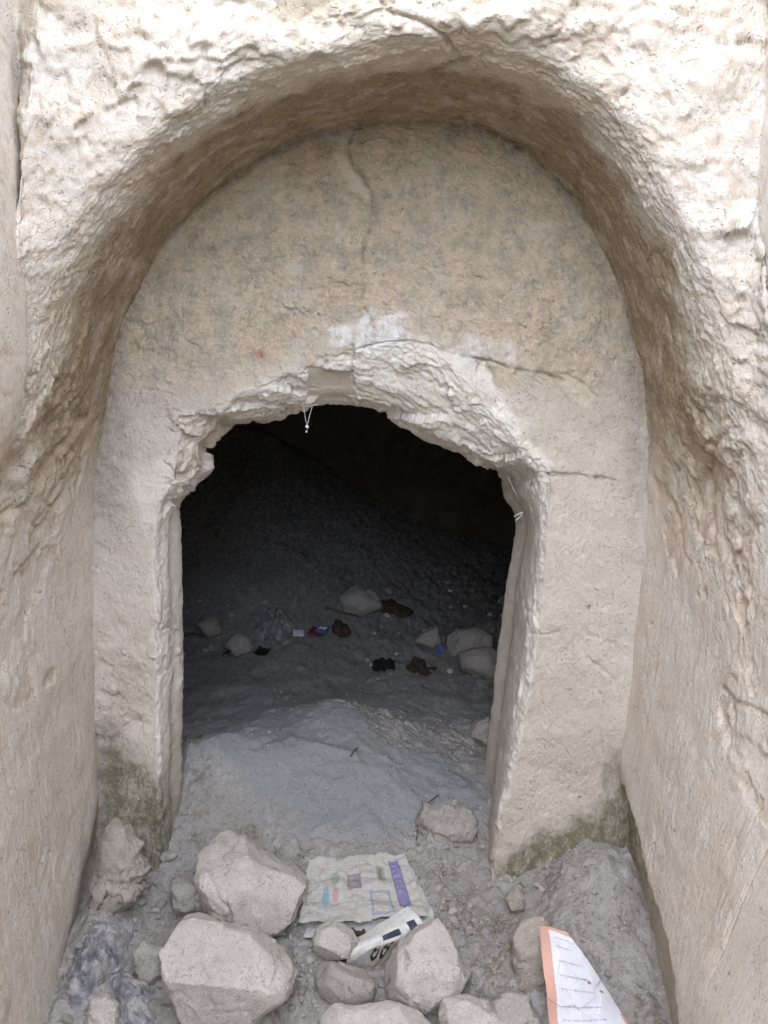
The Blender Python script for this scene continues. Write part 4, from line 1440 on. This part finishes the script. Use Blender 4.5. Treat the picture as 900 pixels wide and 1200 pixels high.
def tube(pts, r0, r1, seg=6):
    pts = np.array(pts, float)
    n = len(pts)
    T = np.gradient(pts, axis=0)
    T /= np.linalg.norm(T, axis=1)[:, None] + 1e-12
    ref = np.array([0.3, .9, .2])
    A = np.cross(T, ref)
    A /= np.linalg.norm(A, axis=1)[:, None] + 1e-12
    B = np.cross(T, A)
    th = np.linspace(0, 2 * math.pi, seg, endpoint=False)
    r = np.linspace(r0, r1, n)
    V = pts[:, None] + r[:, None, None] * (np.cos(th)[None, :, None] * A[:, None] + np.sin(th)[None, :, None] * B[:, None])
    F = []
    for i in range(n - 1):
        for j in range(seg):
            k = (j + 1) % seg
            F.append((i * seg + j, i * seg + k, (i + 1) * seg + k, (i + 1) * seg + j))
    return V.reshape(-1, 3), np.array(F)


def strands(name, lists, mat, label, cat, r=(.002, .001), kind=None):
    Vs, Fs, b = [], [], 0
    for pts in lists:
        V, F = tube(pts, *r)
        Vs.append(V)
        Fs.append(F + b)
        b += len(V)
    V = np.concatenate(Vs)
    c = V.mean(0)
    o = bpy.data.objects.new(name, raw_mesh(name, V - c, np.concatenate(Fs), mat))
    o.location = c
    link(o)
    return tag(o, label, cat, kind=kind)


def on_ground(pl, lift, n=18, wob=.004, seed=0):
    q = np.array(pl, float)
    c = catmull(q, n)
    P = ground_hit(c[:, 0], c[:, 1])
    P[:, 2] = np.maximum(P[:, 2], zreal(P[:, 0], P[:, 1])) + lift + wob * fbm(np.stack([np.arange(n) * .4, np.zeros(n), np.full(n, seed)], -1), 2)
    return P


strands('twig', [on_ground([(514, 938), (500, 950), (491, 968), (488, 990)], .018)], M_TWIG, 'thin curved dark twig at the foot of the right door jamb', 'twig', (.0028, .0018))
strands('twig', [on_ground([(462, 1164), (456, 1178), (446, 1186), (436, 1204)], .07)], M_TWIG, 'thin twig lying over the wide low rock at the bottom edge', 'twig', (.0022, .0012))
strands('twig', [on_ground([(434, 1127), (442, 1132), (450, 1138)], .075)], M_STRAW, 'short pale straw in front of the folded newspaper scrap', 'twig', (.0018, .0012))
strands('stick', [on_ground([(262, 774), (274, 768), (286, 760), (290, 762)], .03)], M_BLACK, 'short black stick on the left of the chamber floor', 'stick', (.006, .012))
strands('stick', [on_ground([(214, 752), (226, 748), (238, 752)], .03)], M_TWIG, 'dark stick lying close to the left jamb inside the chamber', 'stick', (.008, .005))
strands('stick', [on_ground([(540, 742), (528, 752), (520, 764)], .04)], M_TWIG, 'thin stick leaning between the wedge shaped rock and the long block', 'stick', (.006, .004))
strands('stick', [on_ground([(380, 716), (398, 722), (420, 728)], .03)], M_TWIG, 'dark stick on the rubble behind the red packet', 'stick', (.007, .004))
bag('plastic_bag', [(536, 790), (552, 796), (572, 799), (580, 806), (560, 808), (540, 802)], .015, 'dusty plastic scrap in front of the squared pale block in the chamber', M_BAGC, 41, 60, .03)
bag('rag', [(584, 768), (592, 762), (598, 770), (597, 784), (588, 782)], .03, 'black sheet standing for the dark gap at the right jamb beside the squared pale block', M_BLACK, 43, 50, .04)['category'] = 'rag'  # black sheet added where only a dark gap lies beside the block
strands('twig', [on_ground([(411, 893), (417, 886), (420, 882)], .012)], M_TWIG, 'tiny dark twig on the crest of the dusty mound', 'twig', (.004, .002))
gl = []
rg = np.random.default_rng(44)
for k in range(46):
    x, y = rg.uniform(560, 606), rg.uniform(1080, 1172)
    if k > 36: x, y = rg.uniform(490, 520), rg.uniform(1150, 1195)
    L, a = rg.uniform(12, 34), rg.uniform(0, math.pi)
    bx, by = rg.normal(0, 6, 2)
    P = on_ground([(x, y), (x + L * .5 * math.cos(a) + bx, y - L * .5 * abs(math.sin(a)) + by), (x + L * math.cos(a), y - L * abs(math.sin(a)))], .012, 10, .012, k)
    P[:, 2] += .03 * np.sin(np.linspace(0, math.pi, 10)) * rg.random()
    gl.append(P)
strands('dry_grass', gl, M_STRAW, 'tangle of dry grass and rootlets between the rocks by the leaflet', 'dry grass', (.0012, .0007), kind='stuff')

# ------------------------------------------------------------------ cobwebs
def px3(q, Y):
    return [at_y(a, b, Y) for a, b in q]


w_ = thing('cobweb', at_y(360, 478, 3.40), 'cobweb threads with a white blob hanging from the lintel of the doorway', 'cobweb')
def child_strand(root, lists, r):
    Vs, Fs, b = [], [], 0
    for pts in lists:
        V, F = tube(catmull(np.array(pts), 8), *r)
        Vs.append(V)
        Fs.append(F + b)
        b += len(V)
    o = bpy.data.objects.new('thread', raw_mesh('thread', np.concatenate(Vs) - np.array(root.location), np.concatenate(Fs), M_SILK))
    return link(o, root)


for pts in ([(356, 478), (358, 490), (360, 500)], [(366, 476), (362, 490), (360, 500)], [(352, 474), (358, 476), (372, 474)], [(360, 500), (359.5, 506)]):
    child_strand(w_, [px3(pts, 3.42)], (.0008, .0007))
Q, F = small_stone_mesh(55, 2)
for (a, b, s) in ((360, 500, .007), (359, 506, .004)):
    o = link(bpy.data.objects.new('blob', raw_mesh('blob', Q * s, F, M_SILK)), w_)
    o.location = at_y(a, b, 3.42) - np.array(w_.location)
w_ = thing('cobweb', at_y(608, 600, 3.62), 'small torn tuft of cobweb on the upper corner of the right door jamb', 'cobweb')
for pts in ([(602, 606), (608, 602), (613, 600)], [(604, 610), (610, 605), (612, 600)], [(596, 560), (601, 572), (606, 580)]):
    child_strand(w_, [px3(pts, 3.55)], (.0012, .0008))
